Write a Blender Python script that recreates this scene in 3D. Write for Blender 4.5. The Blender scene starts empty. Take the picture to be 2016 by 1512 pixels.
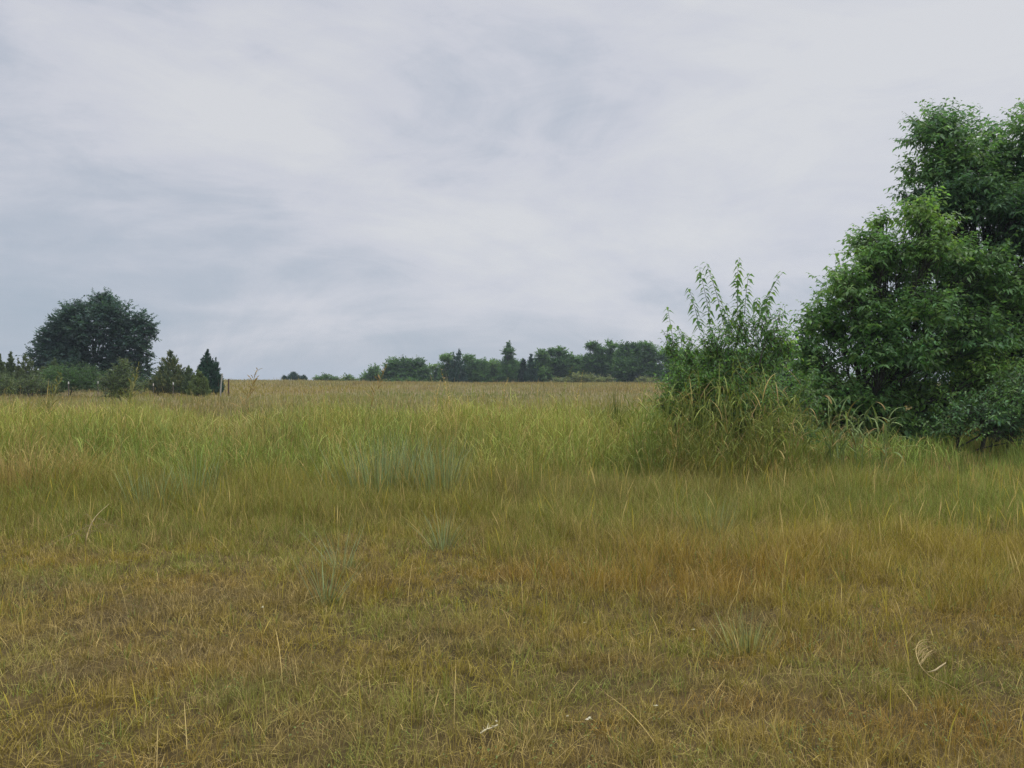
import bpy, math
import numpy as np
rng = np.random.default_rng(7)
R = math.radians
col = bpy.context.scene.collection
F = 1552.0; CX = 1008.0; CY = 756.0; CZ = 1.6

# ------------------------------------------------------------------ utils
def tag(o, label=None, cat=None, group=None, kind=None):
    if label: o['label'] = label
    if cat: o['category'] = cat
    if group: o['group'] = group
    if kind: o['kind'] = kind
    return o

def smooth(t):
    t = np.clip(t, 0, 1); return t*t*(3-2*t)

def ground(x, y):
    x = np.asarray(x, float); y = np.asarray(y, float)
    g = 1.55*smooth((y-5)/112)
    g = g + 0.62*np.exp(-((x+50)/30)**2)*smooth((y-70)/90)
    g = g - 0.02*np.clip(y-185, 0, None)
    g = g + 0.03*np.sin(x*0.9+1.3)*np.sin(y*0.8+.4)*smooth((y-2)/3) + 0.018*np.sin(x*2.3+y*1.7)*np.sin(y*2.9-x*.8)
    return g

def hash2(ix, iy, s):
    h = (ix.astype(np.int64)*374761393 + iy.astype(np.int64)*668265263 + s*1442695041) & 0xffffffff
    h = ((h ^ (h >> 13))*1274126177) & 0xffffffff
    return ((h ^ (h >> 16)) & 0xffff)/65535.0

def noise(x, y, s=0):
    ix = np.floor(x); iy = np.floor(y); fx = smooth(x-ix); fy = smooth(y-iy)
    a = hash2(ix, iy, s); b = hash2(ix+1, iy, s); c = hash2(ix, iy+1, s); d = hash2(ix+1, iy+1, s)
    return (a*(1-fx)+b*fx)*(1-fy) + (c*(1-fx)+d*fx)*fy

def fbm(x, y, s=0, o=3):
    v = 0; a = .5; t = 0
    for k in range(o):
        v = v + a*noise(x*2**k+k*17.3, y*2**k-k*9.1, s+k); t += a; a *= .55
    return v/t

def unit(v):
    return v/np.maximum(np.linalg.norm(v, axis=-1, keepdims=True), 1e-9)

def Wx(px, Y): return (px-CX)/F*Y
def Wz(py, Y): return CZ-(py-CY)/F*Y

class Geo:
    """collects vertices, polygons and per-vertex colours, links them as one mesh"""
    def __init__(s): s.v = []; s.f3 = []; s.f4 = []; s.c = []; s.n = 0
    def add(s, v, c, tri=None, quad=None):
        v = v.reshape(-1, 3); c = np.broadcast_to(c.reshape(-1, 3) if c.size > 3 else c.reshape(1, 3), v.shape)
        if tri is not None and len(tri): s.f3.append(tri.reshape(-1, 3)+s.n)
        if quad is not None and len(quad): s.f4.append(quad.reshape(-1, 4)+s.n)
        s.v.append(v.astype(np.float32)); s.c.append(c.astype(np.float32)); s.n += len(v)
    def build(s, name, mat, parent=None, origin=None, smooth_shade=False):
        v = np.concatenate(s.v); c = np.concatenate(s.c)
        if origin is not None: v = v-np.asarray(origin, np.float32)
        t = np.concatenate(s.f3) if s.f3 else np.zeros((0, 3), int)
        q = np.concatenate(s.f4) if s.f4 else np.zeros((0, 4), int)
        m = bpy.data.meshes.new(name)
        m.vertices.add(len(v)); m.vertices.foreach_set('co', v.ravel())
        li = np.concatenate([t.ravel(), q.ravel()]).astype(np.int32)
        m.loops.add(len(li)); m.loops.foreach_set('vertex_index', li)
        st = np.concatenate([np.arange(len(t))*3, len(t)*3+np.arange(len(q))*4]).astype(np.int32)
        m.polygons.add(len(st)); m.polygons.foreach_set('loop_start', st)
        if smooth_shade: m.polygons.foreach_set('use_smooth', np.ones(len(st), bool))
        a = m.attributes.new('Col', 'FLOAT_COLOR', 'POINT')
        cc = np.ones((len(v), 4), np.float32); cc[:, :3] = np.clip(c, 0.003, .9)
        a.data.foreach_set('color', cc.ravel())
        m.materials.append(mat); m.update(calc_edges=True)
        o = bpy.data.objects.new(name, m); col.objects.link(o)
        if parent is not None: o.parent = parent
        return o

def empty(name, loc, label, cat, group=None):
    o = bpy.data.objects.new(name, None); o.location = loc; o.empty_display_size = .3
    col.objects.link(o); return tag(o, label, cat, group)

# ------------------------------------------------------------------ materials
def leaf_mat(name, rough=.6, trans=.3, spec=.25, var=.18):
    m = bpy.data.materials.new(name); m.use_nodes = True; nt = m.node_tree; nt.nodes.clear()
    N = nt.nodes.new; L = nt.links.new
    at = N('ShaderNodeAttribute'); at.attribute_name = 'Col'
    tc = N('ShaderNodeNewGeometry'); nz = N('ShaderNodeTexNoise'); nz.inputs['Scale'].default_value = 9; nz.inputs['Detail'].default_value = 2
    L(tc.outputs['Position'], nz.inputs['Vector'])
    mr = N('ShaderNodeMapRange'); mr.inputs['From Min'].default_value = .3; mr.inputs['From Max'].default_value = .7
    mr.inputs['To Min'].default_value = 1-var; mr.inputs['To Max'].default_value = 1+var
    L(nz.outputs['Fac'], mr.inputs['Value'])
    mx = N('ShaderNodeVectorMath'); mx.operation = 'SCALE'; L(at.outputs['Color'], mx.inputs[0]); L(mr.outputs['Result'], mx.inputs['Scale'])
    p = N('ShaderNodeBsdfPrincipled'); p.inputs['Roughness'].default_value = rough; p.inputs['Specular IOR Level'].default_value = spec
    L(mx.outputs[0], p.inputs['Base Color'])
    tr = N('ShaderNodeBsdfTranslucent'); g = N('ShaderNodeVectorMath'); g.operation = 'MULTIPLY'; g.inputs[1].default_value = (1.05, 1.15, .6)
    L(mx.outputs[0], g.inputs[0]); L(g.outputs[0], tr.inputs['Color'])
    ms = N('ShaderNodeMixShader'); ms.inputs['Fac'].default_value = trans
    L(p.outputs[0], ms.inputs[1]); L(tr.outputs[0], ms.inputs[2])
    o = N('ShaderNodeOutputMaterial'); L(ms.outputs[0], o.inputs['Surface'])
    return m

def solid_mat(name, rough=.85, spec=.2, scale=12, var=.3, bump=.4):
    m = bpy.data.materials.new(name); m.use_nodes = True; nt = m.node_tree; nt.nodes.clear()
    N = nt.nodes.new; L = nt.links.new
    at = N('ShaderNodeAttribute'); at.attribute_name = 'Col'
    tc = N('ShaderNodeNewGeometry'); nz = N('ShaderNodeTexNoise'); nz.inputs['Scale'].default_value = scale; nz.inputs['Detail'].default_value = 5
    L(tc.outputs['Position'], nz.inputs['Vector'])
    mr = N('ShaderNodeMapRange'); mr.inputs['From Min'].default_value = .3; mr.inputs['From Max'].default_value = .7
    mr.inputs['To Min'].default_value = 1-var; mr.inputs['To Max'].default_value = 1+var
    L(nz.outputs['Fac'], mr.inputs['Value'])
    mx = N('ShaderNodeVectorMath'); mx.operation = 'SCALE'; L(at.outputs['Color'], mx.inputs[0]); L(mr.outputs['Result'], mx.inputs['Scale'])
    p = N('ShaderNodeBsdfPrincipled'); p.inputs['Roughness'].default_value = rough; p.inputs['Specular IOR Level'].default_value = spec
    L(mx.outputs[0], p.inputs['Base Color'])
    b = N('ShaderNodeBump'); b.inputs['Strength'].default_value = bump; b.inputs['Distance'].default_value = .02
    L(nz.outputs['Fac'], b.inputs['Height']); L(b.outputs[0], p.inputs['Normal'])
    o = N('ShaderNodeOutputMaterial'); L(p.outputs[0], o.inputs['Surface'])
    return m

M_GRASS = leaf_mat('grass_blades', .7, .22, .07, .12)
M_LEAF = leaf_mat('leaves', .48, .45, .35, .15)
M_CEDAR = leaf_mat('cedar_sprigs', .75, .12, .15, .2)
M_BARK = solid_mat('bark', .9, .15, 14, .35, .6)
M_METAL = solid_mat('post_metal', .6, .4, 30, .25, .2)
M_SOIL = solid_mat('soil_thatch', .95, .1, 5, .35, .8)

# ------------------------------------------------------------------ vegetation primitives
def blades(geo, P, L, Wd, az, lean, bend, K, cb, ct, twist=.9, prof=None, sag=0):
    n = len(P)
    if n == 0: return
    t = np.linspace(0, 1, K+1)
    th = lean[:, None]+bend[:, None]*t[None, :]**1.3
    ds = (L/K)[:, None]
    h = np.concatenate([np.zeros((n, 1)), np.cumsum(np.sin(th[:, :-1]+.5*(th[:, 1:]-th[:, :-1]))*ds, 1)], 1)
    z = np.concatenate([np.zeros((n, 1)), np.cumsum(np.cos(th[:, :-1]+.5*(th[:, 1:]-th[:, :-1]))*ds, 1)], 1)
    c, s = np.cos(az)[:, None], np.sin(az)[:, None]
    C = np.stack([P[:, 0:1]+h*c, P[:, 1:2]+h*s, P[:, 2:3]+z], -1)
    a2 = az+rng.uniform(-twist, twist, n)+np.pi/2
    S = np.stack([np.cos(a2), np.sin(a2), rng.uniform(-.25, .25, n)], -1)
    if prof is None: prof = (1-t)**.55*(0.75+.5*np.minimum(t*4, 1)*.5)
    hw = Wd[:, None]*.5*prof[None, :K]
    left = C[:, :K]-S[:, None]*hw[..., None]; right = C[:, :K]+S[:, None]*hw[..., None]
    V = np.concatenate([np.stack([left, right], 2).reshape(n, 2*K, 3), C[:, K:K+1]], 1)
    tt = np.concatenate([np.repeat(t[:K], 2), [1.]])[None, :, None]
    colr = cb[:, None]*(1-tt)+ct[:, None]*tt
    base = (np.arange(n)*(2*K+1))[:, None]
    q = []
    for k in range(K-1):
        q.append(np.concatenate([base+2*k, base+2*k+1, base+2*k+3, base+2*k+2], 1))
    tri = np.concatenate([base+2*K-2, base+2*K-1, base+2*K], 1)
    geo.add(V, colr.reshape(-1, 3), tri, np.concatenate(q) if q else None)

def tubes(geo, pts, rad, colr, sides=5):
    """pts (N,K+1,3), rad (N,K+1)"""
    n, k1, _ = pts.shape
    d = unit(np.gradient(pts, axis=1)) if k1 > 2 else unit(np.repeat((pts[:, 1:]-pts[:, :1]), 2, 1))
    ref = np.zeros_like(d); ref[..., 0] = .83; ref[..., 1] = .55; ref[..., 2] = .02
    a = unit(np.cross(d, ref)); b = np.cross(d, a)
    ang = np.arange(sides)*2*np.pi/sides
    V = pts[:, :, None]+rad[:, :, None, None]*(a[:, :, None]*np.cos(ang)[None, None, :, None]+b[:, :, None]*np.sin(ang)[None, None, :, None])
    idx = np.arange(n*k1*sides).reshape(n, k1, sides)
    i0 = idx[:, :-1]; i1 = idx[:, 1:]
    q = np.stack([i0, np.roll(i0, -1, 2), np.roll(i1, -1, 2), i1], -1)
    geo.add(V, np.asarray(colr, float), None, q)

def leaves(geo, P, D, Nn, L, Wd, colr, fold=.18, droop=.25):
    n = len(P)
    if n == 0: return
    D = unit(D); S = unit(np.cross(D, Nn)); U = np.cross(S, D)
    L = L[:, None]; Wd = Wd[:, None]
    a = P+D*L*.38+S*Wd*.5
    b = P+D*L*.38-S*Wd*.5
    c = P+D*L*.45-U*Wd*fold
    t = P+D*L-np.array([0, 0, 1])*L*droop
    V = np.stack([P, a, b, c, t], 1)
    i = (np.arange(n)*5)[:, None]
    tri = np.concatenate([np.concatenate([i, i+1, i+3], 1), np.concatenate([i, i+3, i+2], 1), np.concatenate([i+1, i+4, i+3], 1), np.concatenate([i+3, i+4, i+2], 1)])
    geo.add(V, np.repeat(colr, 5, 0), tri)

def diamonds(geo, P, D, L, Wd, colr):
    n = len(P)
    D = unit(D); S = unit(np.cross(D, rng.normal(size=(n, 3))))
    V = np.stack([P, P+D*L[:, None]*.45+S*Wd[:, None]*.5, P+D*L[:, None], P+D*L[:, None]*.45-S*Wd[:, None]*.5], 1)
    i = (np.arange(n)*4)[:, None]
    geo.add(V, np.repeat(colr, 4, 0), None, np.concatenate([i, i+1, i+2, i+3], 1))

def sprays(geo, wood, S, D, Ls, m, ll, base, curv=.15, jit=.18, wr=.45, droop=.3, wood_r=.006, bark=(.09, .075, .055), hang=.55):
    """twigs from S along D with m leaves each; base colour (n,3) per twig"""
    n = len(S); D = unit(D)
    t = (np.arange(m)+.6)/m
    t = t[None, :]+rng.uniform(-.4, .4, (n, m))/m
    Pt = S[:, None]+D[:, None]*(Ls[:, None]*t)[..., None]
    Pt[..., 2] -= (Ls[:, None]*curv*t**2)
    side = unit(np.cross(D, np.array([0, 0, 1.])+.2*rng.normal(size=(n, 3))))
    sg = np.where(np.arange(m) % 2 == 0, 1., -1.)[None, :, None]
    fwd = .35+.8*t[..., None]**3
    ld = D[:, None]*fwd+side[:, None]*sg*.9+rng.normal(size=(n, m, 3))*.3
    ld[..., 2] -= hang*rng.uniform(.2, 1.3, (n, m))
    nn = np.array([0, 0, 1.])+.45*rng.normal(size=(n, m, 3))+side[:, None]*sg*.3
    Lf = ll*rng.uniform(.6, 1.15, (n, m))*(1-.35*t)
    cc = base[:, None]*(1+jit*rng.normal(size=(n, m, 1)))*(1+.06*rng.normal(size=(n, m, 3)))
    leaves(geo, Pt.reshape(-1, 3), ld.reshape(-1, 3), nn.reshape(-1, 3), Lf.ravel(), (Lf*wr).ravel(), cc.reshape(-1, 3), droop=droop)
    if wood is not None:
        k = np.linspace(0, 1, 4)
        pts = S[:, None]+D[:, None]*(Ls[:, None]*k)[..., None]
        pts[..., 2] -= Ls[:, None]*curv*k**2
        tubes(wood, pts, np.broadcast_to(wood_r*(1.05-k), (n, 4)), np.array(bark), 3)

def curve_pts(a, b, sagv, K=5, wob=.05):
    """arrays a,b (N,3): bowed polylines"""
    n = len(a); t = np.linspace(0, 1, K+1)[None, :, None]
    p = a[:, None]*(1-t)+b[:, None]*t
    L = np.linalg.norm(b-a, axis=1)
    w = rng.normal(size=(n, K+1, 3))*wob*L[:, None, None]*np.sin(np.pi*t)
    p = p+w; p[..., 2:] += (sagv*L)[:, None, None]*np.sin(np.pi*t)
    return p

def broad_tree(name, label, x, y, lobes, pal, ll=.14, twigs=40, m=9, tl=.6, trunk_r=.16, trunks=None, group=None, cat='tree',
               zb=None, wr=.45, hang=.55, droop=.3, bark=(.07, .066, .052), fill=.35, upb=.45, curv=.15, dens=1.0, low=-.5, twr=.006, trunk_top=.5):
    """lobes: (dx,dy,z,rx,rz) in metres about the base; leaf twigs fill the shell of each lobe"""
    z0 = float(ground(x, y)) if zb is None else zb
    e = empty(name, (x, y, z0), label, cat, group)
    g = Geo(); w = Geo(); lb = np.array(lobes, float); pal = np.array(pal)
    zc = lb[:, 2]; ztop = zc.max()
    trunks = trunks or [(0, 0)]
    tp = []
    for (tx, ty) in trunks:
        top = np.array([[tx*1.6+lb[:, 0].mean()*.25, ty*1.5, ztop*trunk_top+.3]])
        p = curve_pts(np.array([[tx, ty, -.15]]), top, np.array([0.]), 6, .02)
        tubes(w, p, np.linspace(trunk_r, trunk_r*.45, 7)[None]*np.array([1.35]+[1]*6), np.array(bark), 8)
        tp.append(p[0])
    S = []; D = []; C = []; LA = []
    for (dx, dy, z, rx, rz) in lobes:
        c = np.array([dx, dy, z])
        k = tp[int(rng.integers(len(tp)))]
        f = np.clip((z/ztop)*.9-.1, .15, 1)*6
        st = k[int(min(6, max(1, round(f*.85))))]
        lp = curve_pts(st[None], c[None], np.array([.06]), 5, .04)
        tubes(w, lp, np.linspace(trunk_r*.36, trunk_r*.10, 6)[None], np.array(bark), 6)
        n = max(6, int(twigs*dens*(rx*rx+rx*rz)/2/(.8*.8)))
        d = unit(rng.normal(size=(n*4, 3))); d = d[d[:, 2] > low][:n]; n = len(d)
        inner = rng.random(n) < fill
        r = np.where(inner, rng.uniform(.15, .75, n), rng.uniform(.72, 1.02, n))*(.86+.3*fbm(d[:, 0]*2+dx*3+9, d[:, 2]*2+z*3+9, 5))
        r = np.where(rng.random(n) < .07, rng.uniform(1.08, 1.3, n), r)
        q = c+d*r[:, None]*np.array([rx, rx, rz])
        dd = unit(d+np.array([0, 0, upb])+.35*rng.normal(size=(n, 3)))
        S.append(q-dd*tl*.5); D.append(dd)
        cl = pal[rng.integers(len(pal))]*.5+pal[rng.integers(len(pal), size=n)]*.5
        C.append(cl*(1+.12*rng.normal(size=(n, 1))))
        sel = rng.random(n) < min(1, 26/n)
        a = lp[0][rng.integers(2, 6, size=sel.sum())]
        bp = curve_pts(a, (q-dd*tl*.5)[sel], np.full(sel.sum(), .05), 3, .08)
        tubes(w, bp, np.broadcast_to(np.linspace(trunk_r*.12, trunk_r*.045, 4), (sel.sum(), 4)), np.array(bark), 4)
    S = np.concatenate(S); D = np.concatenate(D); C = np.concatenate(C)
    keep = S[:, 2] > .08
    S, D, C = S[keep], D[keep], C[keep]
    sprays(g, w, S, D, tl*rng.uniform(.7, 1.3, len(S)), m, ll, C, curv=curv, wr=wr, hang=hang, droop=droop, wood_r=twr, bark=bark)
    w.build('trunk', M_BARK, e, smooth_shade=True); g.build('crown', M_LEAF, e)
    return e

def px_lobes(x, y, Y, lst, depth=.8, jitter=.5):
    """lobe list given as picture circles at the distance Y, turned into metres about the base (x,y)"""
    s = Y/F; z0 = float(ground(x, y)); out = []
    for l in lst:
        (a, b, ra, rb) = l[:4]; dy = l[4] if len(l) > 4 else rng.uniform(-1, 1)*jitter
        out.append((Wx(a, Y)-x, dy, Wz(b, Y)-z0, ra*s, rb*s))
    return out

def cedar(name, label, x, y, cones, base, size=.16, n=2600, group=None, zb=None, spread=.55, mixc=None, trunk_r=.06):
    """cones: (dx,dy,height,radius)"""
    z0 = float(ground(x, y)) if zb is None else zb
    e = empty(name, (x, y, z0), label, 'cedar tree', group)
    g = Geo(); w = Geo(); tot = sum(c[2]*c[3] for c in cones)
    for (dx, dy, h, r) in cones:
        k = int(n*h*r/tot); nb = max(18, k//22)
        t = 1-np.sqrt(rng.random(nb)*.96+.001); t = np.clip(t, .02, .97)
        az = rng.uniform(0, 2*np.pi, nb)
        bl = r*np.clip((1-t)**1.0*(1.15-.3*np.exp(-t*12)), .04, 1.1)*rng.uniform(.6, 1.2, nb)
        el = rng.uniform(.35, .85, nb)+.5*t
        d = np.stack([np.cos(az)*np.cos(el), np.sin(az)*np.cos(el), np.sin(el)], -1)
        bl3 = bl/np.cos(el)
        o = np.stack([np.full(nb, dx), np.full(nb, dy), np.maximum(t*h-bl3*np.sin(el)*.5, .05)], -1)
        ii = rng.integers(nb, size=k); s = rng.uniform(.15, 1.0, k)**.6
        P = o[ii]+d[ii]*(bl3[ii]*s)[:, None]+rng.normal(size=(k, 3))*size*.28*np.clip(1.2-t[ii], .3, 1)[:, None]
        dd = unit(d[ii]+np.array([0, 0, .5])+rng.normal(size=(k, 3))*spread)
        P[:, 2] = np.maximum(P[:, 2], .03)
        cb = np.array(base)*(1+.16*rng.normal(size=(nb, 1)))[ii]*(1+.14*rng.normal(size=(k, 1)))
        if mixc is not None:
            f = (rng.random(nb) < .35)[ii][:, None]; cb = np.where(f, np.array(mixc)*(1+.1*rng.normal(size=(k, 1))), cb)
        diamonds(g, P, dd, size*rng.uniform(.6, 1.4, k), size*rng.uniform(.25, .45, k), cb)
        kk = max(10, k//40); zt = h*rng.uniform(.86, 1.02, kk)
        diamonds(g, np.stack([dx+rng.normal(size=kk)*.03*r, dy+rng.normal(size=kk)*.03*r, zt-size*.4], -1),
                 np.array([0, 0, 1.])+rng.normal(size=(kk, 3))*.35, size*rng.uniform(.5, 1, kk), np.full(kk, size*.3), np.tile(np.array(base), (kk, 1)))
        tubes(w, np.array([[[dx, dy, -.1], [dx, dy, h*.5], [dx, dy, h*.92]]]), np.array([[trunk_r, trunk_r*.6, trunk_r*.1]]), np.array((.11, .08, .06)), 6)
        sb = rng.random(nb) < .5
        pp = np.stack([o[sb], o[sb]+d[sb]*(bl3[sb]*.8)[:, None]], 1)
        tubes(w, pp, np.tile(np.array([[trunk_r*.25, trunk_r*.06]]), (sb.sum(), 1)), np.array((.11, .08, .06)), 3)
    w.build('trunk', M_BARK, e); g.build('crown', M_CEDAR, e)
    return e

# ------------------------------------------------------------------ ground
def make_ground():
    ys = np.concatenate([np.linspace(-6, 22, 141), np.linspace(22.6, 220, 150), np.array([240, 280, 340, 450, 600, 800])])
    xs = np.concatenate([-np.geomspace(700, 16, 30), np.linspace(-15.4, 15.4, 155), np.geomspace(16, 700, 30)])
    X, Y = np.meshgrid(xs, ys); Z = ground(X, Y)
    Z = Z+.02*(fbm(X*3+50, Y*3+50, 3)-.5)*2*smooth((30-Y)/10)
    V = np.stack([X, Y, Z], -1).reshape(-1, 3)
    far = smooth((Y-18)/25).reshape(-1, 1)
    n1 = fbm(X*.7+30, Y*.7+30, 4).reshape(-1, 1); n2 = fbm(X*.06+40, Y*.09+40, 6).reshape(-1, 1)
    near_c = np.array((.06, .046, .016))*(1-n1)+np.array((.09, .062, .026))*n1
    far_c = np.array((.16, .14, .06))*(1-n2)+np.array((.20, .15, .08))*n2
    C = near_c*(1-far)+far_c*far
    ny, nx = X.shape; i = np.arange(ny*nx).reshape(ny, nx)
    q = np.stack([i[:-1, :-1], i[:-1, 1:], i[1:, 1:], i[1:, :-1]], -1)
    g = Geo(); g.add(V, C, None, q); o = g.build('ground', M_SOIL, smooth_shade=True)
    tag(o, 'rolling field ground rising to a low hill at the horizon', 'ground', kind='structure')
make_ground()

# ------------------------------------------------------------------ grass colour fields
OLIVE = np.array((.310, .250, .042)); STRAW = np.array((.52, .39, .15)); RUST = np.array((.315, .170, .042))
GREEN = np.array((.17, .235, .052)); BROWN = np.array((.20, .145, .062)); YG = np.array((.275, .315, .080)); BLUE = np.array((.26, .32, .165))
TAN = np.array((.40, .285, .115)); MAUVE = np.array((.225, .17, .09))

# soft-edged patches on the ground: picture x, distance, size across, size deep, colour, strength
PATCH = [
 (1000, 6.6, .9, .5, RUST*1.1, .5), (1420, 6.6, 1.1, .8, RUST*1.05, .5), (1150, 7.2, .7, .5, RUST, .35), (1440, 4.45, .28, .16, RUST, .8), (1180, 4.5, .35, .2, RUST, .5),
 (1740, 4.75, .22, .14, RUST*.9, .9), (1970, 4.7, .35, .25, RUST, .7), (1900, 3.7, .7, .35, RUST*1.05, .7), (1400, 3.95, .35, .25, RUST*1.1, .7), (1180, 3.65, .25, .2, RUST, .6),
 (1010, 3.45, .18, .2, STRAW*.8, .7), (620, 3.6, .3, .2, TAN, .5), (640, 4.1, .25, .12, RUST, .6), (380, 4.6, .22, .2, MAUVE, .85), (180, 4.3, .3, .2, MAUVE*.9, .8),
 (540, 4.3, .3, .3, MAUVE, .7), (270, 5.4, .3, .4, MAUVE*1.05, .8), (460, 5.8, .4, .3, MAUVE, .7), (840, 4.9, .25, .2, MAUVE, .6), (90, 6.0, .5, .3, MAUVE*.9, .6),
 (440, 4.0, .3, .25, GREEN*1.1, .5), (700, 4.15, .3, .2, YG*.85, .5), (700, 3.4, .3, .2, YG*.9, .4), (200, 3.5, .3, .2, YG*.9, .45), (860, 3.9, .25, .2, GREEN, .4),
 (1250, 4.2, .4, .2, GREEN, .5), (1780, 4.1, .6, .25, GREEN*1.05, .6), (1600, 4.4, .3, .15, GREEN*1.1, .4), (60, 3.7, .4, .2, OLIVE, .4), (700, 5.1, .12, .1, YG*1.1, .8),
 (1460, 5.3, .35, .3, MAUVE*.95, .6), (1250, 5.5, .4, .4, GREEN, .3), (560, 8.0, .5, .8, GREEN, .6), (130, 8.6, .6, .7, GREEN*.95, .75), (330, 9.2, .6, .4, MAUVE*.9, .3),
 (720, 9.0, .5, .3, MAUVE*.8, .6), (1350, 9.8, .35, .8, GREEN*1.2, .75), (1640, 10.2, .5, .6, BROWN*.85, .7), (1150, 10.3, 1.3, .8, MAUVE, .6), (1450, 10.5, 1., .7, MAUVE, .5),
 (1900, 6.4, 1.2, 1.4, OLIVE*1.02, .5), (1950, 9.8, 2.6, 1.3, GREEN*1.2, .85), (1650, 9.9, .8, .7, GREEN*.9, .5), (1230, 9.0, 1.5, .7, GREEN*.85, .45), (420, 8.4, 1.6, .8, GREEN*.85, .35), (1700, 8., 1.2, 1.2, OLIVE*1.1, .6), (1120, 8.4, .8, .6, GREEN*.9, .4), (960, 10.0, .5, .4, MAUVE, .5),
]
def patch_col(x, y, c):
    for (px, Y, sx, sy, pc, st) in PATCH:
        w = st*np.exp(-(((x-Wx(px, Y))/sx)**2+((y-Y)/sy)**2)**1.3)[:, None]
        c = c*(1-w)+pc*w
    return c

def field_col(x, y):
    a = fbm(x*1.1+11, y*1.3+3, 21)[:, None]; b = fbm(x*2.6+5, y*3.1+8, 22)[:, None]; d = fbm(x*.45+5, y*.6+8, 23)[:, None]
    c = OLIVE*(1+.0*a)
    w = smooth((a-.53)/.12)*.55; c = c*(1-w)+GREEN*1.15*w
    w = smooth((b-.58)/.12)*.6; c = c*(1-w)+BROWN*1.05*w
    w = smooth((.42-a)/.12)*.4; c = c*(1-w)+RUST*w
    w = smooth((d-.55)/.15)*.35; c = c*(1-w)+TAN*w
    w = smooth((4.6-y)/1.4)[:, None]*.35; c = c*(1-w)+(TAN*.5+RUST*.42)*(.75+.5*a)*w
    w = smooth((y-6.8)/2.4)[:, None]*.62; c = c*(1-w)+(OLIVE*.40+GREEN*.60)*(.8+.4*b)*w
    return patch_col(x, y, c)

def upx(x, y): return CX+F*x/y

def edge(u):           # distance where the tall grass starts
    y = 10.5; x = (u-CX)/F*y
    return np.interp(u, [-400, 0, 150, 400, 700, 950, 1250, 1500, 1600, 2600], [8.6, 8.9, 9.5, 9.4, 9.9, 10.4, 10.4, 9.9, 10.4, 10.4])+2.6*(fbm(x*.8+7, x*.3, 91)-.5)
def med_start(u):
    return np.interp(u, [-400, 900, 1000, 1300, 1600, 2600], [7.8, 7.0, 5.4, 4.9, 4.65, 4.55])

def low_height(x, y):
    u = upx(x, y)
    right = smooth((u-880)/260)
    hl = .085+.13*smooth((y-6.8)/2.4)+.30*smooth((y-8.2)/2.6)
    hr = .085+.15*smooth((y-med_start(u)-.9*(fbm(x*1.3+4, y*1.3, 31)-.5)*2)/2.2)+.16*smooth((y-8.2)/2.6)
    h = hl*(1-right)+hr*right
    return h*(.35+1.3*fbm(x*1.5+3, y*1.5+7, 33))

def scatter(n, y0, y1, p, marg=1.6, slope=.67):
    """random spots in the wedge in front of the camera; density falls as distance**-p"""
    # width ~ 2*(slope*y+marg): sample y with pdf ~ y^-p * width
    yy = np.linspace(y0, y1, 400); pdf = yy**(-p)*(slope*yy+marg); cdf = np.cumsum(pdf); cdf /= cdf[-1]
    y = np.interp(rng.random(n), np.concatenate([[0], cdf]), np.concatenate([[y0], yy]))
    x = rng.uniform(-1, 1, n)*(slope*y+marg)
    return x, y

# ------------------------------------------------------------------ short grass in the foreground
def short_grass():
    g = Geo()
    # tufts
    nt = 15000
    tx, ty = scatter(nt, 2.7, 11.6, .55)
    per = rng.integers(8, 20, nt)
    ii = np.repeat(np.arange(nt), per); n = len(ii)
    off = rng.normal(size=(n, 2))*rng.uniform(.012, .05, nt)[ii][:, None]
    x = tx[ii]+off[:, 0]; y = ty[ii]+off[:, 1]
    H = low_height(tx, ty)*rng.uniform(.6, 1.5, nt)
    az = np.arctan2(off[:, 1], off[:, 0])+rng.normal(size=n)*.6
    sp = rng.random(nt)
    base = field_col(tx, ty)
    k = sp[:, None]
    base = np.where(k < .09, STRAW*.85, np.where(k < .17, BROWN*1.1, np.where(k < .26, GREEN*1.1, np.where(k < .33, base*.5+TAN*.5, base))))
    w = .45*smooth((ty-7.8)/2)[:, None]; base = base*(1-w)+(GREEN*.95+OLIVE*.2)*w
    base = base*(1+.10*rng.normal(size=(nt, 1)))
    cb = base[ii]*(1+.24*rng.normal(size=(n, 1)))
    dry = (rng.random(n) < .13)[:, None]; cb = np.where(dry, STRAW*rng.uniform(.55, 1.05, (n, 1)), cb)
    L = H[ii]*rng.uniform(.5, 1.25, n)
    P = np.stack([x, y, ground(x, y)-.005], -1)
    blades(g, P, L, (.0021+.00026*y)*rng.uniform(.7, 1.4, n), az, rng.uniform(.05, .65, n), rng.uniform(-.2, 1.4, n), 3, cb*.9, cb*.85+STRAW*.14)
    # loose blades and thatch
    n = 170000
    x, y = scatter(n, 2.7, 11.6, .9)
    H = low_height(x, y)
    c = field_col(x, y)*(1+.24*rng.normal(size=(n, 1)))
    r = rng.random((n, 1)); c = np.where(r < .2, STRAW*rng.uniform(.45, 1, (n, 1)), np.where(r < .34, BROWN*rng.uniform(.7, 1.2, (n, 1)), c))
    flat = rng.random(n) < .38
    P = np.stack([x, y, ground(x, y)-.004+np.where(flat, rng.uniform(.005, .05, n), 0)], -1)
    L = np.where(flat, rng.uniform(.04, .16, n), H*rng.uniform(.5, 1.2, n))
    blades(g, P, L, (.0018+.00024*y)*rng.uniform(.7, 1.4, n), rng.uniform(0, 2*np.pi, n), np.where(flat, rng.uniform(.9, 1.65, n), rng.uniform(0, .6, n)),
           rng.uniform(-.4, 1.2, n), 3, c, c*.92+STRAW*.08)
    o = g.build('short_grass', M_GRASS)
    tag(o, 'short olive and rusty brown grass covering the foreground', 'grass', kind='stuff')
short_grass()

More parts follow.
